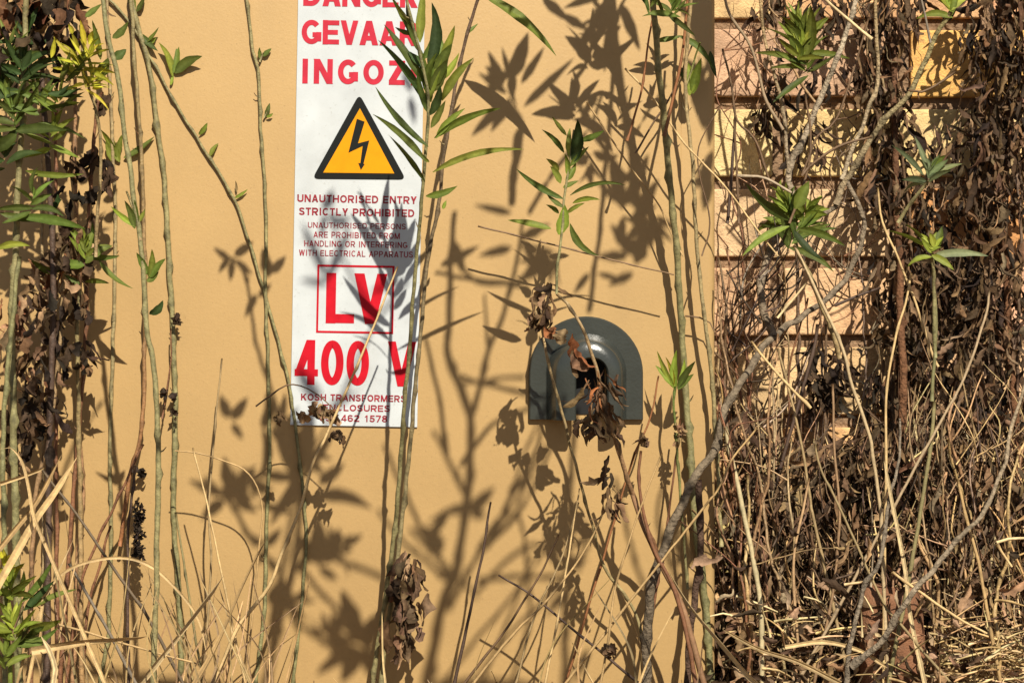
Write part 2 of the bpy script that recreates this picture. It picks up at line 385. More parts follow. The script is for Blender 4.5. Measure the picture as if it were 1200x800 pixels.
def glyph(ch, w, h, s):
    """bold grotesque capital: list of ('s', centre line) strokes and ('p', polygon) pieces inside w x h, stroke s"""
    e = s/2; l_, r_, b_, t_ = e, w-e, e, h-e; m = h/2; S = lambda *p: ('s', list(p)); d = s*1.12
    V_ = lambda x, y0=0, y1=h: ('p', [(x-e, y0), (x+e, y0), (x+e, y1), (x-e, y1)])
    Hh = lambda y, x0=0, x1=w: ('p', [(x0, y-e*.92), (x1, y-e*.92), (x1, y+e*.92), (x0, y+e*.92)])
    Q = lambda xa, ya, xb, yb, q=d: ('p', [(xa-q/2, ya), (xa+q/2, ya), (xb+q/2, yb), (xb-q/2, yb)])
    rx, ry = w/2-e, h/2-e
    if ch == 'A': return [Q(d/2, 0, w/2, h), Q(w-d/2, 0, w/2, h), Hh(h*.29, w*.22, w*.78)]
    if ch == 'B': return [V_(l_), S((l_, b_), (w*.55, b_), *arc(w*.6, h*.27, w*.4-e, h*.27-e, -90, 90), (l_, h*.54-e)), S((l_, h*.54-e), (w*.5, h*.54-e), *arc(w*.56, (h*.54-e+t_)/2, w*.38-e, (t_-h*.54+e)/2, -90, 90), (l_, t_))]
    if ch == 'C': return [S(*arc(w/2, m, rx, ry, 42, 318, 30))]
    if ch == 'D': return [V_(l_), S((l_, b_), (w*.42, b_), *arc(w*.45, m, w*.55-e, ry, -90, 90, 24), (l_, t_))]
    if ch == 'E': return [V_(l_), Hh(b_), Hh(t_), Hh(m, 0, w*.92)]
    if ch == 'F': return [V_(l_), Hh(t_), Hh(m, 0, w*.88)]
    if ch == 'G': return [S(*arc(w/2, m, rx, ry, 42, 335, 30)), V_(r_, h*.12, h*.5), Hh(h*.5-e, w*.55, w)]
    if ch == 'H': return [V_(l_), V_(r_), Hh(m)]
    if ch == 'I': return [V_(w/2)]
    if ch == 'K': return [V_(l_), Q(s*.7, h*.36, w-d*.62, h, d*1.25), Q(w-d*.6, 0, w*.42, h*.62, d*1.2)]
    if ch == 'L': return [V_(l_), Hh(b_)]
    if ch == 'M': return [V_(l_), V_(r_), Q(w/2, 0, l_+e*.2, h, d*.95), Q(w/2, 0, r_-e*.2, h, d*.95)]
    if ch == 'N': return [V_(l_), V_(r_), Q(r_, 0, l_, h, d*1.05)]
    if ch == 'O': return [S(*arc(w/2, m, rx, ry, 0, 360, 40))]
    if ch in 'PR':
        g = [V_(l_), S((l_, h*.44), (w*.5, h*.44), *arc(w*.55, (h*.44+t_)/2, w*.45-e, (t_-h*.44)/2, -90, 90), (l_, t_))]
        return g+([Q(w-d*.6, 0, w*.5, h*.46, d*1.1)] if ch == 'R' else [])
    if ch == 'S': return [S((l_*.9, h*.27), *arc(w/2, h*.26, rx, h*.26-e, 195, 360, 14), *[(w/2+rx*.75, h*.43), (w/2, h*.51), (w/2-rx*.78, h*.6)], *arc(w/2, h*.745, rx*.95, h*.255-e, 180, 12, 14))]
    if ch == 'T': return [V_(w/2), Hh(t_)]
    if ch == 'U': return [S((l_, h), (l_, h*.34), *arc(w/2, h*.34, rx, h*.34-e, 180, 360, 20), (r_, h*.34), (r_, h))]
    if ch == 'V': return [Q(w/2, 0, d*.46, h, d*.92), Q(w/2, 0, w-d*.46, h, d*.92)]
    if ch == 'W': return [Q(w*.27, 0, d/2, h), Q(w*.27, 0, w/2, h), Q(w*.73, 0, w/2, h), Q(w*.73, 0, w-d/2, h)]
    if ch == 'Y': return [V_(w/2, 0, h*.45), Q(w/2, h*.38, d*.55, h, d*1.1), Q(w/2, h*.38, w-d*.55, h, d*1.1)]
    if ch == 'Z': return [Hh(b_), Hh(t_), Q(d*.62, s*.9, w-d*.62, h-s*.9, d*1.2)]
    if ch == '0': return [S(*arc(w/2, m, rx, ry, 0, 360, 40))]
    if ch == '1': return [V_(w*.62), Q(w*.2, h*.68, w*.55, h*.94, s*.9)]
    if ch == '2': return [Hh(b_), S(*arc(w/2, h*.72, rx, h*.28-e, 170, -20, 16), (w*.6, h*.42), (l_, b_+e))]
    if ch == '4': return [V_(w*.70), Hh(h*.27), Q(s*.55, h*.27, w*.66, h, d*.95)]
    if ch == '5': return [Hh(t_, w*.15, w*.95), Q(w*.12+e, h*.42, w*.2+e, h, s), S((l_+s*.2, h*.5), (w*.3, h*.6), *arc(w/2, h*.33, rx, h*.33-e, 80, -170, 20))]
    if ch == '6': return [S(*arc(w/2, h*.32, rx, h*.32-e, 0, 360, 28)), S((l_, h*.33), (l_+w*.02, h*.6), *arc(w/2, h*.70, rx, h*.3-e, 165, 25, 14))]
    if ch == '7': return [Hh(t_), Q(w*.32, 0, w-s*.6, h-s, d)]
    if ch == '8': return [S(*arc(w/2, h*.28, rx, h*.28-e, 0, 360, 24)), S(*arc(w/2, h*.75, rx*.9, h*.25-e*.9, 0, 360, 24))]
    if ch == '&': return [S((w*.98, b_), (w*.25, h*.7), *arc(w*.42, h*.8, w*.2, h*.2-e, 200, -20, 12), (w*.5, h*.55), (l_*1.2, h*.35), *arc(w*.38, h*.27, w*.36-e, h*.27-e, 160, 330, 14), (w*.9, h*.5))]
    return []
def text(name, body, xl, xr, base, cap, m, bold=.2, parent=None, gap=.10, gw=1.):
    h = cap/1000; u0, _ = sl(xl, base); u1, _ = sl(xr, base); v0 = sl((xl+xr)/2, base)[1]; st_ = bold*h
    nat = sum(GW[c] for c in body)+gap*(len(body)-1)
    k = (u1-u0)/nat; x = u0; b_ = MB(); lay = [0]
    def put(pts):
        lay[0] = (lay[0]+1) % 7; i = b_.n(); A_ = sum(pts[q-1][0]*pts[q][1]-pts[q][0]*pts[q-1][1] for q in range(len(pts)))
        if A_ < 0: pts = pts[::-1]
        for (p, q) in pts: b_.add((p, -.00252-.00002*lay[0], q), (1, 1, 1))
        b_.f.append(tuple(range(i, i+len(pts))))
    for ch in body:
        wd = GW[ch]*k
        for kind, pts in glyph(ch, wd, h, min(st_, wd*.9)):
            pts = [(x+a, v0+c) for a, c in pts]
            if kind == 'p': put(pts); continue
            s2 = min(st_, wd*.9)/2; L_ = []; R_ = []; closed = math.dist(pts[0], pts[-1]) < 1e-7
            pts = [p for q, p in enumerate(pts) if q == 0 or math.dist(p, pts[q-1]) > 1e-6]
            nP = len(pts)
            for q in range(nP):
                a = pts[q-1] if q else (pts[-2] if closed else pts[0]); c = pts[q+1] if q < nP-1 else (pts[1] if closed else pts[-1])
                tx, ty = c[0]-a[0], c[1]-a[1]; tl = math.hypot(tx, ty); nx, ny = -ty/tl, tx/tl
                L_.append((pts[q][0]+nx*s2, pts[q][1]+ny*s2)); R_.append((pts[q][0]-nx*s2, pts[q][1]-ny*s2))
            lay[0] = (lay[0]+1) % 7
            for q in range(nP-1):
                i = b_.n()
                for p in (R_[q], R_[q+1], L_[q+1], L_[q]): b_.add((p[0], -.00252-.00002*lay[0], p[1]), (1, 1, 1))
                b_.f.append((i, i+1, i+2, i+3))
        x += wd+gap*k
    me = bpy.data.meshes.new(name); me.from_pydata(b_.v, [], b_.f); me.materials.append(m)
    o = bpy.data.objects.new(name, me); COL.objects.link(o); o.parent = parent or sign
    o['label'] = f'lettering that reads {body}'
    return o
text('heading_text', 'DANGER', 355.5, 490, 8.7, 28.5, M_RED1, .215, gap=.055)
text('heading_text', 'GEVAAR', 353.5, 490, 53.4, 28.5, M_RED1, .215, gap=.05)
text('heading_text', 'INGOZI', 353.5, 488.8, 99.5, 29, M_RED1, .22, gap=.2)
text('notice_text', 'UNAUTHORISED ENTRY', 348.6, 488.4, 238, 8.8, M_RED3, .2, gap=.12)
text('notice_text', 'STRICTLY PROHIBITED', 350.6, 485.6, 253.3, 8.8, M_RED3, .2, gap=.12)
text('notice_text', 'UNAUTHORISED PERSONS', 361, 475.6, 268.0, 6.6, M_RED3, .15, gap=.14)
text('notice_text', 'ARE PROHIBITED FROM', 367.6, 468.6, 279.3, 7.0, M_RED3, .15, gap=.14)
text('notice_text', 'HANDLING OR INTERFERING', 356.6, 477.6, 289.8, 7.0, M_RED3, .15, gap=.14)
text('notice_text', 'WITH ELECTRICAL APPARATUS', 350.6, 484, 300.8, 7.0, M_RED3, .15, gap=.14)
text('voltage_text', 'LV', 381.8, 453.2, 379.3, 59, M_RED2, .195, gap=-.01)
text('voltage_text', '400 V', 345.2, 487, 451.6, 52.5, M_RED2, .168, gap=.07)
text('maker_text', 'KOSH TRANSFORMERS', 352.9, 475.8, 469.8, 7.8, M_RED3, .2, gap=.12)
text('maker_text', '& ENCLOSURES', 366, 457, 481.5, 7.6, M_RED3, .2, gap=.12)
text('maker_text', '051 462 1578', 374.4, 454, 493.8, 7.9, M_RED3, .19, gap=.10)
def frame(name, c4, wd, m, y):
    c4 = [Vector(sl(*c)) for c in c4]; cen = sum(c4, Vector((0, 0)))/4
    b_ = MB()
    for c in c4: b_.add((c.x, y, c.y), (1, 1, 1))
    for c in c4:
        b_.add((c.x-math.copysign(wd, c.x-cen.x), y, c.y-math.copysign(wd, c.y-cen.y)), (1, 1, 1))
    for i in range(4): b_.f.append((i, (i+1) % 4, (i+1) % 4+4, i+4))
    me = bpy.data.meshes.new(name); me.from_pydata(b_.v, [], b_.f); me.materials.append(m)
    o = bpy.data.objects.new(name, me); COL.objects.link(o); o.parent = sign
frame('border_box', [(372.2, 310), (462.6, 311.6), (460.9, 391.3), (370.6, 389.7)], .0024, M_RED2, -.0026)
def rounded(pts, r):
    out = []
    for i, p in enumerate(pts):
        p = Vector(p); a = (Vector(pts[i-1])-p).normalized(); b_ = (Vector(pts[(i+1) % len(pts)])-p).normalized()
        q0, q2 = p+a*r, p+b_*r
        for k in range(6):
            u = k/5; out.append(tuple(q0*(1-u)**2+p*2*u*(1-u)+q2*u*u))
    return out
tri = poly('warning_triangle', rounded([sl(421.3, 110.5), sl(366, 210), sl(476, 210.8)], .008), M_BLACK, -.0027)
poly('yellow_field', [sl(422, 127.3), sl(379, 202.6), sl(462.3, 203.6)], M_YELL, -.0031, tri)
zb_ = lambda x, y: sl(300+x/2.963, y/2.963)
poly('lightning_bolt', [zb_(*q) for q in ((351, 414), (378, 424), (355, 499), (394, 489), (374, 570), (378, 571), (365, 591), (356, 567), (363, 568), (371, 508), (322, 531))], M_BLACK, -.0035, tri)

# ================================================================== LIVING WEEDS
def weed(name, label, cat, stems, t, leaves=(), wh=(), dry=(), group=None, extra=None, leafname='foliage'):
    """stems: (points [(px,py[,t])], r0, r1, c0, c1) bottom first; the first one sets the base"""
    p0 = stems[0][0][0]; tb = p0[2] if len(p0) > 2 else t
    base = P(p0[0], p0[1], tb); base.z = 0
    o = thing(name, base, label, cat, group)
    for si, (pts, r0, r1, c0, c1) in enumerate(stems):
        q = [P(p[0], p[1], p[2] if len(p) > 2 else t) for p in pts]
        if si == 0 and q[0].z > 0 and pts[0][1] > 700: q = [Vector((q[0].x, q[0].y, -.02))]+q
        mb = MB(); tube(mb, q, r0/1000, r1/1000, c0, c1)
        if r0 > 2.2 and len(pts) > 4:
            sp = spline(q, .01)
            for k in range(R.randint(4, 9)):
                a_ = R.choice(sp); h_ = R.uniform(.003, .011); d_ = Vector((R.choice((-1, 1))*R.uniform(.4, 1), -R.uniform(0, .6), R.uniform(.3, 1.2))).normalized()
                tube(mb, [a_, a_+d_*h_*.6, a_+d_*h_+Vector((0, 0, h_*.3))], r0*.38/1000, .0003, jit(c0, .3), jit(DKCOL, .3), sides=5, wob=.0003, nodes=0)
        mb.build('stem', M_STEM, o)
    if leaves or wh:
        mb = MB()
        for lf in leaves:
            tt = lf[7] if len(lf) > 7 else t
            leaf(mb, pic(tt), *lf[:5], c=lf[5] if len(lf) > 5 and lf[5] else G1, bend=lf[6] if len(lf) > 6 else None)
        for wv in wh:
            whorl(mb, pic(wv[2]), wv[0], wv[1], *wv[3:])
        mb.build(leafname, M_LEAF, o)
    if dry:
        mb = MB()
        for d in dry:
            clump(mb, pic(d[2]), d[0], d[1], *d[3:])
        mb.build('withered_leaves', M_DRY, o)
    if extra: extra(o)
    return o

def drape(o):
    mb = MB()
    for i in range(58):
        y = R.uniform(640, 752); q = math.sin(math.pi*(y-625)/140)
        withered(mb, pic(.07), 477+R.gauss(0, 9)*q, y, R.uniform(22, 44), R.uniform(8, 19)*q+3, R.choice((DB2, DB3, (.17, .1, .055), DB1, (.14, .085, .05))), ang=math.pi/2+R.gauss(0, .12), dt=R.gauss(0, .008), wig=.55)
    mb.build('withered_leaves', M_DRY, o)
# tall weed in front of the sign (two stems)
weed('tall_weed', 'leafy green weed rising across the right edge of the white sign', 'weed',
     [([(437, 800, .05), (459, 650, .07), (467, 570, .09), (472, 500, .11), (482, 380, .14), (489, 290, .165), (497, 205, .19), (502, 135, .205), (500, 100, .21), (489, 50, .22), (478, 8, .23), (470, -40, .24)], 3.1, 1.5, OLIVE, OLIVE2)], .205,
     leaves=[(502, 172, 440, 102, 9, G2, -.05), (499, 189, 437, 134, 9, G2, .05), (498, 213, 456, 159, 9, G2, .03), (507, 202, 614, 175, 9, G1, -.08), (509, 162, 587, 127, 11, G1, -.07),
             (511, 162, 545, 127, 9, G1), (499, 230, 536, 218, 9, G1), (518, 118, 555, 68, 12, G3), (504, 135, 516, 100, 12, GD), (502, 125, 443, 47, 12, GD, .05), (499, 101, 450, 29, 12, G2),
             (489, 44, 458, -5, 11, G1), (502, 78, 506, 3, 15, GD, .1), (509, 101, 530, 51, 19, G2), (516, 74, 533, 30, 12, G3), (492, 50, 497, -15, 12, G1), (502, 133, 489, 80, 8, G2), (484, 40, 463, 32, 7, G2),
             (500, 120, 520, 60, 13, G1), (498, 100, 488, 50, 10, G1), (505, 150, 522, 118, 9, G1), (490, 60, 470, 20, 8, G2), (503, 190, 489, 175, 6, G3), (505, 95, 515, 40, 15, G2, .1), (512, 95, 538, 62, 11, G3), (500, 80, 478, 60, 10, GD), (506, 108, 524, 70, 17, G2), (500, 110, 512, 62, 14, G1, -.1), (486, 40, 476, 2, 10, GD), (495, 70, 512, 25, 12, G2, .12), (505, 120, 490, 70, 12, G2)])
weed('tall_weed', 'slender dark reddish weed leaning right beside the sign with one long drooping leaf', 'weed',
     [([(446, 800, .045), (470, 620, .045), (480, 525, .05), (492, 400, .06), (502, 300, .065), (513, 248, .07), (522, 170, .08), (532, 112, .085), (546, 48, .09), (562, -8, .1), (580, -60, .12)], 3.0, 1.8, OLIVE, (.10, .055, .035))], .09,
     leaves=[(566, -6, 652, 66, 13, G1, -.07), (545, 40, 560, 28, 5, G2), (519, 245, 523, 235, 5, G3)],
     extra=lambda o: drape(o))

# small weed above the vent hood
weed('young_weed', 'small bright leafy weed with nodding withered leaves just above the vent hood', 'weed',
     [([(750, 735, .05), (712, 670, .06), (698, 630, .07), (671, 532, .1), (661, 490, .11), (649, 450, .12), (636, 390, .13), (640, 362, .13)], 1.9, 1.5, OLIVE, TAN),
      ([(652, 345, .13), (653, 320, .13), (658, 272, .13), (661, 235, .13), (668, 190, .13), (672, 152, .13)], 1.6, 1.3, OLIVE2, OLIVE),
      ([(776, 660, .05), (749, 600, .08), (726, 530, .11), (708, 470, .13), (695, 420, .13), (680, 380, .14), (664, 355, .13), (652, 345, .13)], 3.2, 1.6, REDB, TAN)], .13,
     leaves=[(661, 179, 635, 152, 7, G2), (664, 159, 647, 137, 6, G1), (672, 190, 677, 140, 15, GD, .05), (680, 165, 708, 153, 8, G2), (672, 190, 668, 150, 9, G1), (660, 233, 605, 198, 8, G2, -.05),
             (661, 243, 641, 228, 6, G1), (668, 229, 733, 217, 6, G2, -.12), (671, 238, 703, 234, 7, G1, -.1), (646, 268, 595, 258, 9, G1, .03), (655, 200, 640, 186, 8, G1), (665, 205, 662, 180, 8, G3),
             (663, 212, 675, 190, 8, G1), (657, 215, 645, 195, 9, G1), (655, 275, 662, 240, 15, G3), (668, 262, 702, 300, 9, G1, .15), (660, 220, 678, 212, 6, G1), (655, 250, 640, 240, 7, G1), (664, 250, 685, 238, 6, G3), (668, 195, 690, 172, 7, G1)],
     dry=[(640, 352, .14, 12, 16, 16, (22, 44), (DB2, DB3, DB1), .008, R, (4, 9)), (655, 392, .15, 6, 6, 3, (14, 22), (DB3, RUST), .005, R, (10, 15)), (672, 405, .14, 6, 20, 4, (20, 36), (DB2, RUST), .005, R, (8, 13)), (630, 376, .14, 8, 6, 8, (12, 24), (DB2, DB1), .005, R, (4, 8)),
          (703, 470, .15, 15, 26, 30, (24, 52), (DB1, DB2, DB1, DB2, RUST), .010, R, (3, 7)), (696, 500, .15, 22, 10, 18, (16, 32), (DB1, DB2), .010, R, (4, 8)), (717, 572, .14, 6, 34, 12, (22, 40), (DB1, DB2), .008, R, (4, 9))])

# strong stem right of the hood with its bright tuft
weed('tall_weed', 'thick straight olive weed standing right of the vent hood', 'weed',
     [([(834, 805, .0), (825, 690, .0), (815, 615, .008), (809, 525, .012), (801, 420, .014), (796, 335, .03), (789, 250, .045), (779, 150, .07), (772, 80, .09), (766, 0, .11), (762, -80, .14), (756, -170, .19)], 4.4, 3.4, OLIVE2, OLIVE),
      ([(766, 0, .11), (752, -60, .15), (735, -110, .2)], 3, 1.6, OLIVE, OLIVE2)], .05,
     wh=[(735, -105, .2, 60, 9, G1, 12), (756, -175, .2, 70, 9, G1, 12), (764, 5, .12, 45, 7, G2, 9, -60, 120), (789, 12, .1, 40, 6, G2, 9, -30, 90)])
weed('young_weed', 'thin weed shoot with a bright green tuft of short leaves beside the vent hood', 'weed',
     [([(806, 690, .03), (796, 560, .04), (793, 525, .045), (790, 470, .05), (792, 452, .05)], 1.7, 1.5, OLIVE, G2)], .05,
     leaves=[(790, 455, 770, 411, 8, G3), (788, 452, 768, 428, 8, G1), (791, 457, 793, 410, 10, G3), (794, 455, 815, 423, 9, G2), (794, 456, 813, 438, 8, G2), (789, 453, 780, 418, 7, GY), (795, 450, 802, 420, 7, G3)],
     dry=[(796, 508, .05, 6, 12, 16, (7, 11), (TAN, DB3), .004, R, (4, 6))])
weed('thin_weed', 'thin pale knotted weed stem running up beside the right cabinet edge', 'weed',
     [([(846, 640, .02), (838, 505, .02), (833, 430, .025), (823, 350, .03), (816, 280, .03), (812, 195, .035), (803, 110, .04), (807, 30, .05), (812, -40, .06)], 2.6, 2.0, OLIVE, TAN),
      ([(803, 110, .04), (812, 75, .04), (820, 50, .05)], 1.2, 1, OLIVE, G1)], .03,
     leaves=[(808, 112, 803, 70, 12, G3, .1), (812, 110, 822, 68, 12, G1), (803, 95, 797, 78, 7, G2), (768, 48, 800, 42, 7, G2), (795, 42, 835, 80, 8, G2, -.12), (832, 60, 840, 92, 9, GD)],
     wh=[(788, 10, .06, 36, 7, G2, 8)])

# left hand weeds
weed('tall_weed', 'leftmost thin upright olive weed stem standing clear on the tan panel', 'weed',
     [([(118, 800), (127, 740), (130, 640), (129, 530), (133, 390), (135, 260), (133, 190), (127, 60), (125, -30)], 2.6, 2.0, OLIVE2, TAN)], .004,
     leaves=[(134, 180, 118, 152, 9, G3), (137, 185, 143, 158, 9, G3), (145, 185, 181, 160, 9, G2), (133, 190, 124, 165, 8, G1), (140, 190, 134, 165, 9, G3)])
weed('tall_weed', 'crooked olive weed stem with tufts of small green leaves left of the panel', 'weed',
     [([(180, 800, .3), (184, 640, .3), (186, 530, .3), (180, 430, .3), (172, 380, .3), (165, 280, .3), (160, 245, .3), (148, 170, .3), (138, 90, .3), (126, 40, .3), (118, -20, .3), (108, -100, .32)], 3.1, 2.4, OLIVE, OLIVE2),
      ([(165, 282, .3), (158, 250, .3), (148, 225, .3)], 1.6, 1, TAN, OLIVE)], .3,
     leaves=[(158, 265, 130, 242, 7, G3), (158, 268, 146, 235, 9, G2), (160, 265, 158, 234, 9, G1), (162, 260, 170, 245, 8, G1), (174, 322, 160, 296, 9, G2), (174, 325, 178, 292, 9, G3), (176, 325, 194, 303, 11, G1), (172, 330, 186, 318, 10, G2), (175, 368, 191, 352, 11, GD, .15)],
     wh=[(108, -90, .32, 60, 12, G1, 12)])
weed('thin_weed', 'thin reddish weed stem with small black seed pods, left of the tall straight stem', 'weed',
     [([(140, 640), (152, 560), (162, 525), (166, 495), (169, 450), (170, 330), (169, 270), (164, 150), (159, 90), (155, 20), (152, -30)], 2.4, 2.2, RUST, OLIVE),
      ([(190, 490), (196, 455), (200, 420), (200, 385)], .9, .8, REDB, REDB)], .02,
     dry=[(164, 550, .02, 5, 5, 4, (9, 13), (DB4,), .003), (192, 463, .02, 8, 8, 5, (9, 14), (DB4, DB1), .003), (207, 371, .02, 5, 4, 4, (8, 13), (DB1, REDB), .003), (205, 485, .02, 5, 6, 3, (8, 12), (DB1,), .003)])
weed('tall_weed', 'tall smooth olive weed stem, the thickest between the left edge and the sign', 'weed',
     [([(213, 800), (209, 690), (203, 600), (205, 530), (205, 450), (202, 370), (196, 265), (191, 200), (182, 130), (172, 70), (158, 15), (145, -40)], 3.5, 2.9, OLIVE2, OLIVE)], .004,
     leaves=[(165, 40, 185, 60, 8, G2), (170, 50, 186, 32, 6, G1), (158, 12, 152, -12, 10, G1), (160, 14, 170, -5, 8, G2)])
weed('thin_weed', 'thin weed stem leaning diagonally towards the lower left corner of the sign with tiny sprouts', 'weed',
     [([(344, 800), (350, 739), (359, 641), (357, 597), (350, 530), (340, 460), (334, 429), (320, 378), (300, 310), (287, 268), (277, 240), (256, 200), (233, 165), (202, 115), (175, 65), (155, 30), (128, 0), (110, -20)], 2.1, 1.5, OLIVE2, OLIVE)], .004,
     leaves=[(202, 90, 186, 50, 9, G3, .1), (203, 86, 208, 50, 8, G1), (205, 86, 237, 66, 13, G2, -.1), (200, 100, 203, 85, 4, G3), (233, 158, 243, 144, 7, G1), (246, 183, 256, 168, 6, G1), (275, 232, 290, 222, 4, G1), (272, 230, 268, 222, 4, G1), (277, 225, 276, 212, 3, TAN), (175, 52, 183, 44, 6, G1)])
weed('tall_weed', 'thin upright weed stem with two tiny buds close to the left edge of the sign', 'weed',
     [([(299, 800), (309, 720), (312, 630), (316, 530), (314, 420), (311, 330), (312, 270), (309, 200), (305, 140), (302, 80), (297, 60), (289, 0), (285, -40)], 2.4, 1.8, OLIVE2, OLIVE),
      ([(304, 72), (309, 62)], 1.2, .8, OLIVE, OLIVE), ([(309, 138), (314, 130)], 1.2, .8, OLIVE, OLIVE)], .004,
     leaves=[(306, 70, 304, 56, 5, G2), (308, 66, 318, 57, 6, G2), (311, 136, 316, 121, 6, G2), (312, 137, 320, 133, 4, G1)])

# dense weeds at the left edge
weed('bushy_weed', 'dark green bushy weed with long narrow leaves at the upper left edge', 'weed',
     [([(22, 800, .12), (18, 600, .12), (14, 400, .13), (20, 250, .14), (28, 100, .15), (30, 20, .15), (34, -40, .16)], 5, 3, OLIVE2, OLIVE)], .15,
     wh=[(60, 160, .15, 46, 9, G1, 9), (38, 235, .15, 46, 8, G2, 9), (70, 120, .16, 40, 8, G1, 8), (25, 85, .16, 65, 12, GD, 12), (12, 60, .15, 50, 9, G2, 11), (15, 135, .16, 72, 14, G2, 13), (5, 180, .15, 55, 8, GD, 12), (45, 120, .16, 50, 9, G2, 10), (30, 40, .13, 45, 7, GD, 11), (2, 110, .14, 60, 8, GD, 14)],
     leaves=[(40, 145, 100, 163, 8, G2, -.08), (30, 200, 98, 204, 8, G1, .05), (25, 254, 100, 268, 12, G2, -.04), (0, 250, 60, 258, 9, G2), (-5, 292, 35, 288, 9, G3, -.1), (40, 110, 98, 114, 8, GD)])
weed('flowering_weed', 'weed with narrow yellow buds and slim leaves at the upper left', 'weed',
     [([(112, 300, .12), (118, 170, .15), (106, 108, .17), (98, 70, .17), (94, 30, .17)], 2, 1.5, TAN, OLIVE)], .175,
     wh=[(100, 72, .178, 42, 16, GY, 6, -75, 110), (106, 98, .178, 32, 12, GY, 5, -60, 120), (88, 82, .175, 36, 9, G3, 6, -90, 100)],
     leaves=[(100, 75, 62, 42, 7, GY), (104, 50, 114, 34, 9, GY), (100, 55, 94, 24, 7, GY), (85, 40, 80, 28, 7, GY), (104, 52, 112, 42, 8, GY), (96, 100, 120, 90, 6, GY), (108, 104, 120, 102, 6, GY), (98, 98, 84, 102, 5, GY), (88, 72, 106, 58, 9, G3), (92, 60, 84, 38, 7, GY), (90, 90, 100, 50, 8, G3), (70, 95, 82, 60, 8, G1),
             (76, 96, 100, 70, 7, G2), (108, 100, 98, 55, 7, G1), (118, 70, 108, 24, 8, G2), (112, 90, 127, 68, 16, G2, .1), (100, 20, 119, 5, 10, G2), (132, 45, 150, 26, 10, G2), (132, 68, 148, 58, 12, G2), (60, 68, 64, 44, 6, GY), (56, 110, 96, 103, 9, GD), (65, 112, 82, 98, 8, GD)])
weed('bushy_weed', 'leafy weed with broad green leaves and brown withered leaves, left edge at mid height', 'weed',
     [([(96, 800, .06), (93, 530, .06), (91, 420, .07), (94, 330, .08), (98, 290, .09)], 3.4, 2.2, (.30, .17, .07), OLIVE)], .09,
     wh=[(100, 298, .1, 40, 9, G1, 11, -90, 100)],
     leaves=[(100, 300, 132, 288, 12, G1, -.1), (105, 300, 80, 262, 9, G1), (102, 300, 108, 260, 10, G2), (116, 305, 156, 338, 9, G2, .08), (100, 330, 128, 332, 7, G1), (70, 318, 36, 304, 12, G2, -.1), (100, 300, 140, 300, 8, G2), (95, 335, 75, 322, 7, G2)],
     dry=[(85, 300, .08, 30, 26, 24, (16, 34), (DB2, DB3, DB1), .02), (60, 330, .08, 40, 30, 30, (16, 34), (DB3, DB2, REDB), .02)])
for nm, lab, (pts, r0, r1, c0, c1), dr in (
    ('withered_weed', 'withered weed with black hanging leaves at the top left corner', ([(55, 800, .1), (58, 500, .1), (62, 300, .1), (50, 100, .1), (40, -30, .1)], 4, 3, DKST, DKST),
     [(45, 18, .12, 70, 34, 60, (20, 44), (DB1, DB2, DB4, REDB), .03, R, (10, 20)), (48, 70, .1, 22, 34, 26, (18, 36), (DB4, DB1, DB3), .02), (5, 30, .1, 26, 60, 26, (20, 40), (DB1, DB4), .03)]),
    ('withered_weed', 'withered weed with curled black leaves hanging beside the leftmost clear stem', ([(70, 800, .05), (98, 420, .06), (104, 260, .07), (112, 140, .08), (120, 108, .08)], 2.8, 1.8, REDB, REDB),
     [(112, 205, .08, 20, 34, 13, (20, 36), (DB4, DB1), .012, R, (8, 16)), (82, 195, .08, 14, 10, 6, (14, 26), (DB1, DB2), .01), (75, 230, .08, 16, 22, 7, (20, 30), (DB4, GD), .01), (118, 125, .08, 10, 8, 5, (10, 18), (DB1,), .006), (100, 265, .08, 20, 12, 10, (14, 26), (DB1, DB2), .01)]),
    ('withered_weed', 'withered weed with shrivelled dark leaves low at the left edge', ([(36, 800, .08), (40, 600, .08), (62, 480, .08), (74, 330, .08), (66, 260, .08)], 3, 2, REDB, TAN),
     [(72, 385, .09, 40, 48, 30, (18, 38), (DB1, DB4, DB2), .02, R, (7, 14)), (100, 412, .09, 10, 16, 8, (16, 30), (DB4, DB1), .01), (42, 480, .09, 34, 62, 48, (16, 36), (DB1, DB2, DB4), .02), (20, 400, .09, 30, 50, 34, (16, 36), (DB3, DB2, REDB), .02), (12, 520, .09, 20, 40, 24, (16, 30), (DB1, DB2), .02)])):
    weed(nm, lab, 'withered weed', [(pts, r0, r1, c0, c1)], .08, dry=dr)
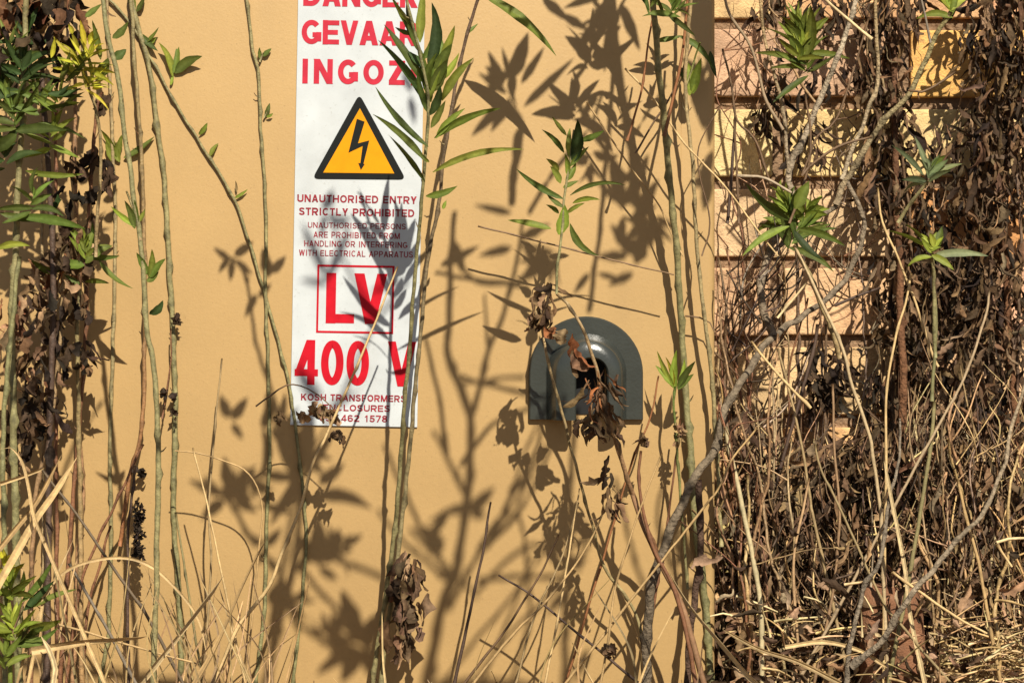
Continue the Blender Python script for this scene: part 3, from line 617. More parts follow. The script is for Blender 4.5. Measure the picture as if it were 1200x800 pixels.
for k, (pts, r, c, lab) in enumerate((
    ([(8, 800, .2), (5, 620, .2), (3, 530, .2), (12, 400, .2), (22, 300, .2)], 3.4, OLIVE2, 'pale olive stem standing at the very left edge in the lower half'),
    ([(68, 800, .03), (66, 560, .03), (64, 380, .03), (65, 250, .03), (66, 130, .03)], 2.6, REDB, 'reddish brown bare stem behind the yellow budded weed'),
    ([(52, 800, .02), (50, 520, .02), (49, 300, .02), (50, 140, .02)], 2.2, TAN, 'tan bare stem behind the dark bushy leaves'),
    ([(84, 800, .04), (91, 660, .04), (97, 580, .04), (93, 500, .04), (90, 340, .04), (88, 180, .04), (88, 90, .04)], 3.0, (.29, .16, .075), 'straight tan brown stem under the broad green leaves'),
    ([(92, 800, .05), (101, 732, .05), (116, 665, .05), (130, 615, .05)], 2.0, REDB, 'short reddish stem leaning right beside the leftmost clear stem'),
    ([(70, 800, .07), (92, 700, .07), (112, 640, .07), (140, 580, .07), (168, 520, .07)], 2.0, REDB, 'thin reddish stem slanting up right to the black seed pods'),
    ([(150, 800, .05), (150, 640, .05), (154, 590, .05), (158, 545, .05)], 2.2, DKST, 'dark stem carrying the black fuzzy seed spike'))):
    mb = MB(); q = [P(*p) for p in pts]; q[0].z = min(q[0].z, -.01)
    base = q[0].copy(); tube(mb, q, r/1000, r*.7/1000, c, c)
    if k < 6: solo('bare_weed', mb, M_STEM, base, lab, 'weed', 'bare stems on the left'); continue
    o = thing('bare_weed', base, lab, 'weed', 'bare stems on the left'); mb.build('stalk', M_STEM, o)
    if k == 6:
        s_ = MB()
        for i in range(130):
            y = R.uniform(592, 654); withered(s_, pic(.055), 162+R.uniform(-2.5, 2.5), y, 7, 4, DB4, ang=R.uniform(0, 6.28), dt=R.uniform(-.004, .004))
        s_.build('seed_spike', M_DRY, o)

# bright weed at the lower left corner
weed('bushy_weed', 'bright green and yellow weed at the lower left corner', 'weed',
     [([(12, 800, .3), (10, 740, .3), (8, 690, .3), (14, 660, .3)], 3, 2, G2, G3)], .3,
     wh=[(12, 690, .31, 42, 12, G3, 11), (15, 735, .31, 46, 12, G3, 11), (6, 665, .31, 30, 9, GY, 8), (25, 750, .3, 45, 8, G2, 11, -45, 80), (5, 770, .31, 40, 9, G1, 10)],
     leaves=[(25, 705, 62, 655, 9, G2), (28, 715, 64, 680, 10, GD), (35, 712, 90, 690, 8, G2, -.05), (30, 735, 72, 726, 13, G1), (25, 758, 68, 735, 9, G2), (18, 775, 32, 765, 8, G2), (22, 700, 28, 668, 8, G1)])

# ================================================================== STRAWS, each traced
def straw(pts, r, c, label, t, flat_=.45, name='dry_straw', cat='dry grass', group='dry grass stalks', tip=.35, down=True, bud=None, m=None, step_t=0.):
    q = [P(p[0], p[1], (p[2] if len(p) > 2 else t)) for p in pts]
    if down and q[0].z < .34 and q[0].z > 0:
        d = (q[0]-q[1]).normalized(); q = [q[0]+d*(q[0].z/-d.z+.01)]+q if d.z < -.5 else q
    base = q[0].copy(); mb = MB()
    if flat_ < .65 and name != 'x': ribbon(mb, q, r*1.1/1000, tip, c)
    else: tube(mb, q, r/1000, r*tip/1000, c, [x*1.1 for x in c], sides=6, flat_=flat_, wob=.0008, nodes=0 if r > 3.2 else .07)
    if not bud: return solo(name, mb, m or M_STRAW, base, label, cat, group)
    o = thing(name, base, label, cat, group)
    mb.build('blade' if flat_ < .5 else 'stalk', m or M_STRAW, o)
    if bud:
        b_ = MB()
        for (x, y, n_, L, wdd, cols) in bud:
            for i in range(n_): withered(b_, pic(t+.004), x+R.uniform(-3, 3), y+R.uniform(-4, 4), L*R.uniform(.7, 1.2), wdd, R.choice(cols), dt=R.uniform(-.004, .004))
        b_.build('seed_head', M_DRY, o)
    return o
ST = [
 ([(167, 796), (205, 748), (262, 674)], 4.2, PALE, 'broad bright straw blade slanting up right at the lower left', .34, .3, .8),
 ([(37, 762), (101, 751), (172, 745)], 4.2, STRAW, 'broad flat straw blade lying level at the lower left', .36, .3, .7),
 ([(45, 740), (54, 695), (84, 665), (135, 653), (175, 662), (209, 692), (233, 726), (243, 770)], 1.7, STRAW, 'thin straw blade arching over in a wide bow at the lower left', .3, .6, .7),
 ([(229, 802), (256, 753), (287, 682), (313, 630)], 5.0, STRAW2, 'wide brownish blade leaning right, below the left edge of the sign', .2, .3, .55),
 ([(250, 800), (266, 765), (280, 732), (314, 689), (330, 648), (350, 600), (366, 545), (380, 515), (405, 460), (435, 390), (466, 312)], 2.6, STRAW, 'long pale straw stalk slanting up across the lower half of the sign', .12, .7, .4),
 ([(226, 524), (235, 560), (243, 591), (260, 672), (273, 732), (288, 802)][::-1], 1.5, STRAW, 'thin straw leaning left, with its tip near mid panel', .1, .7, .6),
 ([(238, 800), (247, 665), (245, 597), (252, 500), (260, 420)], 1.5, TAN, 'thin upright straw with a pale tip left of the sign', .06, .8, .6),
 ([(304, 640), (308, 600), (301, 570), (286, 550), (263, 540), (233, 531), (205, 528)], 1.3, STRAW2, 'thin hooked straw bowing left below the sign', .08, .8, .6),
 ([(300, 476), (318, 463), (335, 452), (352, 452), (372, 462), (392, 480)], 1.0, DB2, 'brown sprig with dried buds at the lower left corner of the sign', .1, .9, .6, [(327, 482, 4, 13, 8, (DB2, DB3)), (354, 483, 3, 15, 10, (DB3, TAN)), (375, 472, 7, 18, 10, (DB2, DB3)), (388, 480, 6, 16, 9, (DB2, DB3)), (394, 505, 6, 16, 8, (DB1, DB2))]),
 ([(0, 642), (40, 592), (72, 533)], 3.4, STRAW2, 'short wide straw blade leaning right at the left edge', .33, .3, .6),
 ([(10, 664), (40, 612), (66, 575), (90, 536)], 5.2, STRAW, 'widest straw blade leaning right above the yellow green weed', .34, .3, .5),
 ([(64, 662), (52, 634), (40, 604), (34, 570), (26, 540), (12, 524), (0, 526)], 2.0, STRAW, 'white straw blade curling over at the left edge', .36, .4, .8),
 ([(0, 566), (25, 558), (52, 548)], 2.2, STRAW, 'short level straw at the left edge', .3, .6, .7),
 ([(212, 796), (175, 726), (135, 668), (101, 618), (78, 587), (48, 548)], 2.2, (.12, .085, .05), 'dark brown stalk leaning left across the left stems', .16, .7, .6),
 ([(62, 729), (140, 752), (232, 778)], 1.3, STRAW2, 'thin straw sloping down right across the lower left', .25, .8, .7),
 ([(160, 802), (125, 736), (81, 660)], 2.2, GREYB, 'grey stalk leaning left near the bottom left', .12, .8, .7),
 ([(236, 790), (228, 740), (214, 650), (206, 600)], 1.6, OLIVE, 'thin olive stalk leaning left beside the tallest smooth stem', .05, .8, .7),
 ([(48, 745), (58, 765), (63, 782), (61, 800)][::-1], 3.0, PALE, 'bright bent straw in front of the yellow green weed', .38, .3, .9),
 ([(533, 800), (550, 720), (567, 640), (571, 612), (575, 588)], 2.3, DKST, 'dark brown twig standing alone below the sign', .1, .9, .5),
 ([(760, 810), (712, 770), (671, 737), (627, 700), (604, 685), (584, 673)], 1.9, DKST, 'dark twig sloping down right below the vent hood', .09, .9, .6),
 ([(543, 802), (587, 745), (610, 710), (633, 672), (655, 626)], 1.9, DB2, 'dark stalk leaning right at the bottom centre', .12, .9, .5),
 ([(555, 800), (600, 744), (644, 700), (688, 640), (720, 568)], 1.8, STRAW2, 'long straw stalk leaning right under the vent hood', .14, .8, .5),
 ([(604, 802), (627, 720), (658, 655), (678, 588)], 1.5, TAN, 'thin tan straw leaning right at the bottom centre', .1, .8, .5),
 ([(639, 802), (658, 700), (671, 620), (679, 572)], 1.6, STRAW, 'pale upright straw under the vent hood', .12, .8, .5),
 ([(703, 805), (712, 755), (719, 700), (729, 660), (749, 600), (776, 530)], 1.5, STRAW2, 'thin straw with a brown seed head right of centre at the bottom', .12, .8, .6, [(714, 756, 14, 13, 8, (DB2, DB3))]),
 ([(671, 752), (682, 775), (695, 800)][::-1], 1.1, STRAW, 'tiny leaning straw at the bottom under the hood', .1, .8, .6),
 ([(822, 790), (800, 712), (776, 664), (752, 612), (735, 560), (722, 520)], 4.2, (.22, .12, .06), 'bundled reddish brown stalk leaning left under the hood', .09, .8, .5),
 ([(815, 800), (806, 750), (790, 690), (765, 640), (749, 570), (751, 528)], 3.0, REDB, 'reddish stalk curving up beside the bundled reddish stalk', .1, .8, .5),
 ([(776, 650), (784, 600), (793, 530), (797, 490)], 1.8, REDB, 'short reddish twig beneath the bright green tuft', .04, .8, .6),
 ([(735, 560), (744, 530), (762, 490), (772, 440)], 1.6, RUST, 'rust coloured twig with a dark bud between hood and thick stem', .06, .8, .6, [(754, 507, 6, 16, 9, (DB1, DB2))]),
 ([(560, 265), (620, 280), (700, 300), (790, 322)], 1.0, (.20, .12, .06), 'thin level twig crossing the panel above the vent hood', .05, .9, .8),
 ([(803, 370), (820, 372), (832, 378), (838, 390)], 1.0, DB2, 'tiny hooked twig at the right cabinet edge', .02, .9, .8),
 ([(688, 120), (708, 150), (742, 200), (769, 235), (786, 272), (800, 300)], 1.1, STRAW2, 'hair thin straw sloping down right on the upper panel', .04, .9, .8),
 ([(732, 80), (762, 112), (776, 130), (803, 170), (847, 215), (882, 262), (912, 300)], 1.2, STRAW, 'thin pale straw sloping from the panel onto the bricks', .06, .9, .8),
 ([(822, 300), (832, 262), (818, 180), (846, 120)], .9, DB2, 'hair thin brown twig at the upper cabinet edge', .06, .9, .8),
 ([(735, 165), (752, 105), (758, 60), (766, 15)], 1.3, RUST, 'rust coloured thin twig left of the thick stem near the top', .08, .9, .8),
 ([(778, 160), (788, 120), (800, 60), (806, -5)], 1.8, RUST, 'rust coloured twig right of the thick stem near the top', .08, .9, .8),
 ([(745, 180), (762, 150), (790, 105), (812, 50)], 1.2, DB2, 'thin brown twig leaning right behind the thick stem', .03, .9, .8),
 ([(890, 802), (877, 790), (843, 750), (810, 710), (783, 668)], 4.6, PALE, 'broad bright straw blade leaning left at the foot of the cabinet corner', .16, .3, .5),
 ([(985, 800), (935, 775), (890, 760), (847, 737)], 3.0, STRAW, 'straw blade sloping down right from the cabinet corner', .13, .4, .6),
 ([(893, 790), (891, 705), (881, 648), (867, 580), (856, 530), (850, 500)], 3.2, (.44, .36, .2), 'pale smooth upright stalk right of the cabinet corner', .06, .9, .8),
 ([(803, 622), (840, 575), (857, 540), (888, 500)], 1.8, STRAW2, 'straw stalk crossing the cabinet corner', .1, .8, .6),
 ([(957, 622), (950, 590), (941, 530), (930, 480), (920, 440), (911, 408)], 2.3, TAN, 'tan stalk against the bricks beside the woody shrub', .02, .9, .6),
 ([(940, 800), (931, 699), (931, 648), (941, 597), (948, 560)], 2.0, (.38, .24, .12), 'light brown stalk bowing left in the right tangle', .06, .9, .7),
 ([(956, 790), (975, 699), (984, 608), (978, 530), (976, 450)], 1.9, DB3, 'brown stalk bowing right in the right tangle', .05, .9, .7),
 ([(1050, 725), (1039, 712), (1019, 672), (985, 597), (962, 550), (955, 520)], 1.8, (.26, .19, .09), 'olive brown stalk leaning left through the right tangle', .08, .9, .7),
 ([(1034, 645), (1032, 597), (1022, 530), (1019, 510), (999, 452), (985, 402), (958, 344), (931, 287)], 2.5, (.42, .31, .17), 'long pale stalk sloping from the leafy tuft down into the tangle', .04, .9, .7),
 ([(1060, 705), (1066, 675), (1080, 590), (1090, 525), (1095, 470)], 2.8, OLIVE, 'olive upright stalk in the right tangle', .05, .9, .8),
 ([(1083, 800), (1066, 719), (1060, 665), (1043, 577), (1036, 540)], 2.6, PALE, 'brightest straw stalk standing in front of the clay fragment', .08, .6, .7),
 ([(1046, 670), (1080, 695), (1120, 722), (1156, 742)], 1.6, STRAW, 'thin straw lying across the forked branch at the lower right', .12, .8, .8),
 ([(1160, 732), (1144, 648), (1130, 597), (1122, 560)], 2.4, STRAW2, 'leaning straw stalk at the lower right', .06, .7, .7),
 ([(1168, 635), (1182, 631), (1205, 630)], 1.8, PALE, 'pale bent straw at the right edge', .06, .7, .8),
 ([(1168, 637), (1178, 652), (1186, 664)], 1.6, STRAW, 'short straw under the pale bent straw', .06, .7, .8),
 ([(1105, 771), (1130, 769), (1162, 773)], 3.6, PALE, 'short thick pale straw lying level at the lower right corner', .02, .5, .8),
 ([(1105, 786), (1130, 792), (1156, 796)], 3.0, STRAW, 'straw lying under the thick pale straw', .03, .5, .8),
 ([(920, 758), (965, 752), (1008, 762), (1040, 782)], 2.4, STRAW, 'straw lying low across the right tangle', .09, .5, .8),
 ([(1100, 430), (1093, 415), (1073, 355), (1053, 304), (1034, 260), (1028, 220)], 1.7, STRAW, 'thin straw leaning left over the bricks beside the rust stake', .03, .8, .7),
 ([(1038, 545), (1039, 463), (1048, 402), (1063, 348), (1068, 320)], 1.9, STRAW, 'straw curving up left of the rust stake', .04, .8, .7),
 ([(1092, 470), (1097, 378), (1094, 330), (1093, 296)], 2.2, OLIVE2, 'olive stalk under the small green tuft', .05, .9, .8),
 ([(1088, 520), (1127, 449), (1154, 375), (1160, 340)], 2.0, (.36, .26, .15), 'tan stalk leaning right across the black withered leaves', .07, .8, .7),
 ([(950, 478), (928, 456), (898, 422), (880, 400)], 1.7, STRAW, 'short straw leaning left above the woody trunk', .04, .8, .8),
 ([(911, 373), (928, 352), (945, 332)], 1.5, PALE, 'short bright straw beside the grey branch', .06, .8, .8),
 ([(1022, 46), (995, 24), (968, 0), (950, -20)], 1.9, PALE, 'whitish twig sloping down right near the top of the bricks', .03, .9, .8),
 ([(918, 152), (898, 118), (881, 57), (855, 17), (845, -20)], 1.9, (.27, .19, .11), 'tan twig sloping down right over the upper bricks', .02, .9, .8),
 ([(903, 215), (884, 162), (864, 142), (857, 101), (847, 57)], 1.5, DB2, 'brown crooked twig beside the cabinet on the upper bricks', 0, .9, .8),
 ([(864, 206), (880, 207), (897, 209), (928, 226)], 1.8, (.34, .26, .17), 'grey level twig beside the cabinet', .03, .9, .8),
 ([(852, 262), (857, 210), (862, 135)], 2.0, DKST, 'dark upright twig beside the cabinet', -.02, .9, .8),
 ([(866, 262), (864, 210), (860, 140)], 1.6, DB2, 'brown upright twig close to the dark upright twig', 0, .9, .8),
 ([(1090, 50), (1084, 20), (1078, -10)], 1.5, GREYB, 'thin grey twig at the top of the orange brick', .02, .9, .8),
 ([(1120, 84), (1100, 98), (1080, 108), (1064, 106)], 1.6, DB2, 'short brown twig crossing the orange brick', .02, .9, .8),
 ([(940, 206), (948, 196), (982, 172), (1022, 160)], 1.7, DB2, 'brown twig sloping up right on the bricks above the leafy tuft', .02, .9, .8),
 ([(978, 358), (1000, 349), (1032, 337)], 1.9, DKST, 'dark twig sloping up right on the middle bricks', -.05, .9, .8),
 ([(928, 500), (945, 440), (955, 402), (958, 380)], 2.6, DKST, 'dark twig leaning right before the lower bricks', -.05, .9, .8),
 ([(940, 205), (958, 160), (980, 140), (1004, 70), (1018, 20)], 1.4, DB2, 'thin brown twig between the two grey branches', .0, .9, .8),
 ([(925, 262), (945, 205), (950, 160), (944, 110)], 1.6, DB2, 'thin brown twig bowing right above the leafy tuft', .0, .9, .8),
]
for e in ST:
    straw(e[0], e[1], e[2], e[3], e[4], e[5], tip=e[6], bud=e[7] if len(e) > 7 else None, name='dry_straw',
          cat='dry grass', group='dry grass stalks and twigs')

# ================================================================== RIGHT: woody shrub, branches, stakes
def woody(name, label, cat, stems, t, wh=(), leaves=(), dry=(), m=M_BARK, group=None):
    p0 = stems[0][0][0]; base = P(p0[0], p0[1], p0[2] if len(p0) > 2 else t); base.z = max(0, min(base.z, .02))
    o = thing(name, base, label, cat, group)
    for i, (pts, r0, r1, c0, c1) in enumerate(stems):
        q = [P(p[0], p[1], p[2] if len(p) > 2 else t) for p in pts]
        if i == 0 and pts[0][1] >= 740: q = [Vector((q[0].x, q[0].y, -.03))]+q
        mb = MB(); tube(mb, q, r0/1000, r1/1000, c0, c1, sides=9, wob=.003, nodes=.06); mb.build('trunk' if i == 0 else 'branch', m, o)
    if wh or leaves:
        mb = MB()
        for wv in wh: whorl(mb, pic(wv[2]), wv[0], wv[1], *wv[3:])
        for lf in leaves: leaf(mb, pic(lf[7] if len(lf) > 7 else t), *lf[:5], c=lf[5], bend=lf[6] if len(lf) > 6 else None)
        mb.build('foliage', M_LEAF, o)
    if dry:
        mb = MB()
        for d in dry: clump(mb, pic(d[2]), d[0], d[1], *d[3:])
        mb.build('withered_leaves', M_DRY, o)
    return o
woody('woody_shrub', 'grey woody shrub with a thick bent trunk leaning right from the cabinet corner', 'shrub',
      [([(757, 805, .06), (762, 700, .07), (776, 645, .07), (796, 600, .06), (816, 555, .05), (837, 528, .04), (850, 480, .03), (880, 430, .0), (905, 395, -.04), (941, 370, -.09), (979, 340, -.12), (999, 310, -.13), (1012, 258, -.13), (992, 210, -.13)], 6.2, 2.8, (.105, .08, .052), (.20, .155, .105)),
       ([(980, 240, -.13), (992, 210, -.13), (1029, 150, -.12), (1066, 110, -.11), (1093, 50, -.1), (1113, 14, -.09)], 4.0, 2.8, (.24, .18, .11), OLIVE),
       ([(955, 256, -.13), (980, 240, -.13)], 3, 3, GREYB, GREYB),
       ([(905, 395, -.04), (893, 350, -.06), (899, 300, -.09), (928, 230, -.11), (925, 200, -.11), (962, 115, -.11), (985, 60, -.1), (1006, -10, -.1)], 5.0, 2.8, (.16, .12, .08), (.36, .29, .2)),
       ([(900, 300, -.09), (935, 270, -.11), (955, 256, -.13)], 3, 3, GREYB, GREYB),
       ([(925, 200, -.11), (918, 130, -.11), (905, 80, -.11), (893, 30, -.11), (890, -20, -.11)], 2.4, 1.6, (.27, .21, .14), TAN),
       ([(985, 210, -.13), (1012, 142, -.13), (1029, 91, -.13), (1027, 40, -.13), (1026, -20, -.13)], 2.8, 2.0, (.30, .24, .16), TAN),
       ([(818, 560, .05), (822, 640, .05), (812, 720, .05), (806, 800, .05)], 4, 4, DKST, DKST)], .03,
      wh=[(1113, 8, -.09, 42, 9, G3, 11, -90, 90), (940, 48, -.1, 58, 20, G1, 10, -88, 62), (944, 72, -.1, 52, 14, G2, 9, -100, 105), (938, 60, -.09, 36, 10, G3, 9, -70, 70)],
      leaves=[(935, 70, 885, 62, 8, G1, .05, -.1), (945, 62, 996, 69, 8, G1, -.05, -.1), (945, 66, 950, 6, 18, G1, .05, -.09), (940, 68, 922, 40, 14, G1, .05, -.09)])
woody('leafy_shoot', 'fresh green tuft of broad pointed leaves in front of the reddish brick', 'weed',
      [([(985, 420, -.1), (960, 350, -.08), (938, 300, -.07), (928, 262, -.06)], 3, 2.2, TAN, OLIVE)], .06, m=M_STEM,
      wh=[(926, 252, -.055, 50, 18, G1, 12, -95, 100), (932, 275, -.05, 58, 14, G2, 10, -75, 112), (945, 250, -.05, 34, 10, G3, 10, -60, 80)],
      leaves=[(925, 258, 874, 215, 14, G2, -.06), (925, 265, 870, 300, 10, G1, .08), (935, 268, 990, 288, 10, G1, -.06), (930, 270, 965, 305, 11, GD, .06), (932, 245, 948, 212, 15, G1)])
woody('leafy_shoot', 'small green tuft with one long pale leaf near the rust stake', 'weed',
      [([(1096, 420, .05), (1094, 350, .06), (1092, 300, .07)], 2.2, 1.8, OLIVE2, OLIVE)], .07, m=M_STEM,
      wh=[(1092, 292, .075, 28, 8, G3, 9, -90, 120)],
      leaves=[(1092, 300, 1158, 300, 10, (.14, .17, .09), -.06), (1090, 292, 1104, 265, 13, G2, .1), (1088, 290, 1040, 270, 7, G1, .05), (1086, 286, 1060, 262, 6, G1)])
woody('leafy_shoot', 'dull green narrow leaved tuft on a leaning stem before the cream brick', 'weed',
      [([(1052, 262, .03), (1070, 235, .04), (1088, 212, .05)], 2.4, 1.8, OLIVE, OLIVE)], .05, m=M_STEM,
      wh=[(1088, 205, .05, 36, 9, (.10, .115, .05), 9, -90, 110)],
      leaves=[(1082, 205, 1045, 170, 7, (.10, .115, .05), .05), (1090, 205, 1128, 192, 8, (.12, .14, .05), -.05), (1092, 198, 1108, 182, 9, G2), (1088, 200, 1072, 160, 7, (.1, .11, .05))])
woody('forked_branch', 'grey brown forked branch leaning over the clay fragment at the lower right', 'branch',
      [([(990, 805, .1), (996, 763, .1), (1012, 692, .1), (1032, 658, .1), (1040, 600, .08), (1052, 545, .06), (1056, 490, .04)], 3.6, 1.3, GREYB, GREYB),
       ([(997, 780, .1), (1032, 753, .11), (1060, 705, .12), (1087, 675, .12), (1127, 628, .11), (1154, 597, .1), (1178, 540, .08), (1188, 490, .06), (1204, 440, .05)], 3.8, 1.6, GREYB, (.25, .19, .12))], .1)
for pts, r, lab in (([(1061, 810, -.12), (1060, 600, -.13), (1057, 440, -.14), (1055, 320, -.17), (1050, 200, -.19), (1047, 40, -.2)], 6.2, 'rust brown dead stake standing left of the black withered leaves'),
                    ([(1202, 810, -.1), (1196, 615, -.13), (1190, 500, -.16), (1181, 345, -.17), (1178, 250, -.18), (1184, 80, -.18), (1180, -20, -.18)], 5.4, 'rust brown dead stem near the right edge among withered leaves')):
    q = [P(*p) for p in pts]; q[0].z = -.03
    mb = MB(); tube(mb, q, r/1000, r*.6/1000, (.16, .072, .032), (.11, .055, .03), sides=9, wob=.003, nodes=.09)
    solo('dead_shrub', mb, M_BARK, q[0].copy(), lab, 'dead shrub', 'rust brown dead stems')

# clay fragment on the ground
cf = MB()
import bmesh
bx = bmesh.new(); bmesh.ops.create_icosphere(bx, subdivisions=4, radius=1)
cc = P(1043, 690, -.005); cc.z = .06
for v in bx.verts:
    p = v.co.copy(); k = 1+.14*mnoise.noise(p*1.6+Vector((3, 1, 2)))+.05*mnoise.noise(p*5)
    p = Vector((max(-.75, min(.8, p.x)), max(-.7, min(.7, p.y)), max(-.62, min(.72, p.z))))*k
    cf.add(cc+Vector((p.x*.046, p.y*.045, p.z*.125)), (.19, .088, .045))
cf.f = [tuple(v.index for v in f.verts) for f in bx.faces]; bx.free()
cp = thing('clay_fragment', cc-Vector((0, 0, .085)), 'reddish brown clay fragment lying in the dry litter under the forked branch', 'clay fragment')
cf.build('body', M_BRICK, cp)

# withered creepers
VR = random.Random(21)
ALLD = (DB1, DB1, DB4, DB2, DB2, DB2, (.15, .095, .055))
MID = (DB2, DB1, DB3, DB2, DB1, (.13, .075, .042), (.15, .105, .065))
CREEP = [
 ('densest black withered creeper hanging before the bricks near the right edge', [(1150, 810), (1152, 600), (1158, 400), (1165, 200), (1172, 0), (1176, -60)], -.17,
  [(1170, 15, 44, 60, 110), (1172, 110, 44, 70, 140), (1158, 200, 56, 60, 140), (1146, 290, 60, 60, 120), (1150, 370, 66, 55, 120), (1152, 440, 66, 55, 120), (1160, 520, 66, 50, 110)], ALLD),
 ('withered creeper of black leaves cut by the right edge', [(1196, 810), (1192, 500), (1198, 200), (1202, -20)], -.18,
  [(1196, 60, 30, 80, 50), (1194, 200, 30, 60, 46), (1192, 350, 34, 60, 40), (1196, 520, 40, 60, 50), (1186, 640, 40, 50, 60)], MID),
 ('withered creeper with dark hanging leaves just right of the rust stake', [(1085, 810), (1080, 600), (1074, 420), (1066, 260), (1058, 180)], -.19,
  [(1072, 258, 34, 30, 30), (1064, 330, 50, 46, 70), (1080, 410, 44, 40, 64), (1108, 330, 40, 50, 44), (1086, 460, 30, 26, 20), (1100, 545, 40, 44, 44)], ALLD),
 ('withered creeper with dark leaves above the pale bricks at the top', [(1045, 300), (1046, 180), (1044, 60), (1040, -40)], -.20,
  [(1046, 8, 40, 22, 40), (1038, 70, 26, 40, 40), (1044, 140, 28, 40, 44), (1040, 200, 34, 30, 34), (1010, 95, 20, 24, 18), (1052, 228, 34, 24, 28)], ALLD),
 ('bunch of black withered leaves hanging alone on the middle bricks', [(962, 600), (966, 500), (968, 430), (970, 380)], -.20,
  [(970, 440, 26, 34, 30), (962, 462, 26, 16, 18), (988, 445, 14, 16, 8)], (DB4, DB1)),
 ('thin withered creeper with scattered dark leaves nearest the cabinet at the top', [(935, 320), (925, 200), (915, 100), (905, -20)], -.20,
  [(905, 20, 26, 20, 10), (908, 95, 22, 36, 16), (900, 140, 14, 14, 10), (948, 165, 26, 26, 18), (965, 88, 18, 20, 10), (955, 20, 50, 22, 16), (990, 14, 30, 16, 14)], (DB4, DB1, DB1)),
 ('small bunch of black withered leaves beside the tall rust stake on the lower bricks', [(1045, 620), (1040, 540), (1034, 470), (1036, 420)], -.20,
  [(1034, 465, 16, 24, 16), (1026, 500, 20, 18, 18)], (DB4, DB1, DB2)),
 ('low withered plant with brown leaves at the foot of the rust stake', [(1075, 810), (1075, 640), (1062, 520)], -.06,
  [(1070, 540, 60, 40, 104), (1090, 600, 60, 40, 117), (1050, 600, 40, 36, 65), (1110, 660, 70, 50, 143), (1160, 610, 70, 50, 143), (1080, 700, 60, 40, 78), (1160, 690, 60, 40, 104), (1120, 745, 80, 30, 78)], MID),
 ('low withered plant with brown leaves between the woody shrub and the pale stalk', [(905, 810), (905, 640), (900, 520)], -.05,
  [(872, 520, 30, 36, 34), (905, 590, 46, 34, 44), (870, 600, 40, 46, 78), (900, 660, 60, 50, 104), (880, 740, 50, 40, 78)], MID),
 ('low withered plant with brown leaves in the middle of the right tangle', [(1000, 810), (998, 660), (990, 520)], -.07,
  [(985, 550, 46, 30, 91), (1015, 570, 50, 40, 91), (960, 590, 50, 40, 91), (990, 640, 70, 40, 117), (950, 690, 50, 50, 91), (1005, 720, 50, 40, 78), (960, 765, 60, 30, 65)], MID),
]
for lab, path, t, cl, cols in CREEP:
    q = [P(x, y, t) for x, y in path]
    if path[0][1] > 780: q[0].z = -.02
    else:
        q = [Vector((q[0].x, q[0].y+.02, -.02))]+q
    o = thing('withered_creeper', Vector((q[0].x, q[0].y, 0)), lab, 'withered plant', 'withered plants before the brick wall')
    mb = MB(); tube(mb, q, .003, .0016, DKST, DB2, wob=.004); mb.build('stem', M_STEM, o)
    mb = MB()
    for (x, y, sx, sy, n_) in cl: clump(mb, pic(t), x, y, sx, sy, int(n_*(1.35 if t < -.1 else 1.25)), (12, 48) if t < -.1 else (16, 62), cols, .022, VR, (2.5, 8.5) if t < -.1 else (2.5, 9))
    mb.build('withered_leaves', M_DRY, o)

# fine branching twigs before the upper bricks
WR = random.Random(33)
for (x0, y0, x1, y1, lab) in ((870, 330, 852, 60, 'fine branching brown twig nearest the cabinet edge on the upper bricks'), (900, 340, 890, 90, 'fine branching twig rising behind the lower green tuft'), (960, 330, 975, 120, 'fine branching twig rising between the two green tufts'),
        (1010, 330, 1000, 130, 'fine branching twig rising right of the lower green tuft'), (1085, 320, 1120, 90, 'fine branching twig leaning over the orange brick'), (940, 440, 985, 300, 'fine dark branching twig before the middle pale brick'), (880, 470, 862, 290, 'fine dark branching twig low beside the cabinet corner'),
        (915, 470, 925, 300, 'fine dark branching twig under the lower green tuft'), (1020, 480, 1040, 330, 'fine branching twig left of the rust stake'), (965, 130, 900, -20, 'fine pale branching twig at the top of the pinkish brick'), (1040, 120, 1000, -20, 'fine branching twig at the top beside the dark leaves')):
    t = WR.uniform(-.225, -.17); mb = MB(); c = jit(WR.choice([DB2, REDB, TAN, GREYB, DB3]), .2, WR)
    base = P(x0, y0, t); lowz = Vector((base.x+WR.uniform(-.01, .01), base.y, -.01)) if y0 > 200 else None
    main = [base]
    for k in range(1, 6): main.append(P(x0+(x1-x0)*k/5+WR.gauss(0, 7), y0+(y1-y0)*k/5, t+WR.gauss(0, .01)))
    pth = ([lowz, lowz.lerp(base, .5)+Vector((.008, 0, 0))] if lowz else [])+main
    tube(mb, pth, .0019, .0006, c, jit(c, .2, WR), sides=6, wob=.003)
    for k in range(6):
        a = spline(main, .02); a = WR.choice(a[2:]); L = WR.uniform(.03, .10); sd = WR.choice((-1, 1)); d = Vector((sd*WR.uniform(.35, 1), WR.gauss(0, .25), WR.uniform(.1, 1))).normalized()
        e1 = a+d*L*.5+Vector((0, 0, WR.gauss(0, .006))); e2 = a+d*L+Vector((WR.gauss(0, .01), 0, .01)); tube(mb, [a, e1, e2], .0009, .0004, c, sides=5, wob=.0016, nodes=.02)
        if WR.random() < .7: f = e1+Vector((sd*WR.uniform(-.02, .03), WR.gauss(0, .008), WR.uniform(.01, .05))); tube(mb, [e1, e1.lerp(f, .5)+Vector((.002, 0, .002)), f], .0006, .0003, c, sides=4, wob=.001, nodes=0)
    solo('dry_twig', mb, M_STEM, pth[0].copy(), lab, 'dry twig', 'fine twigs before the bricks')

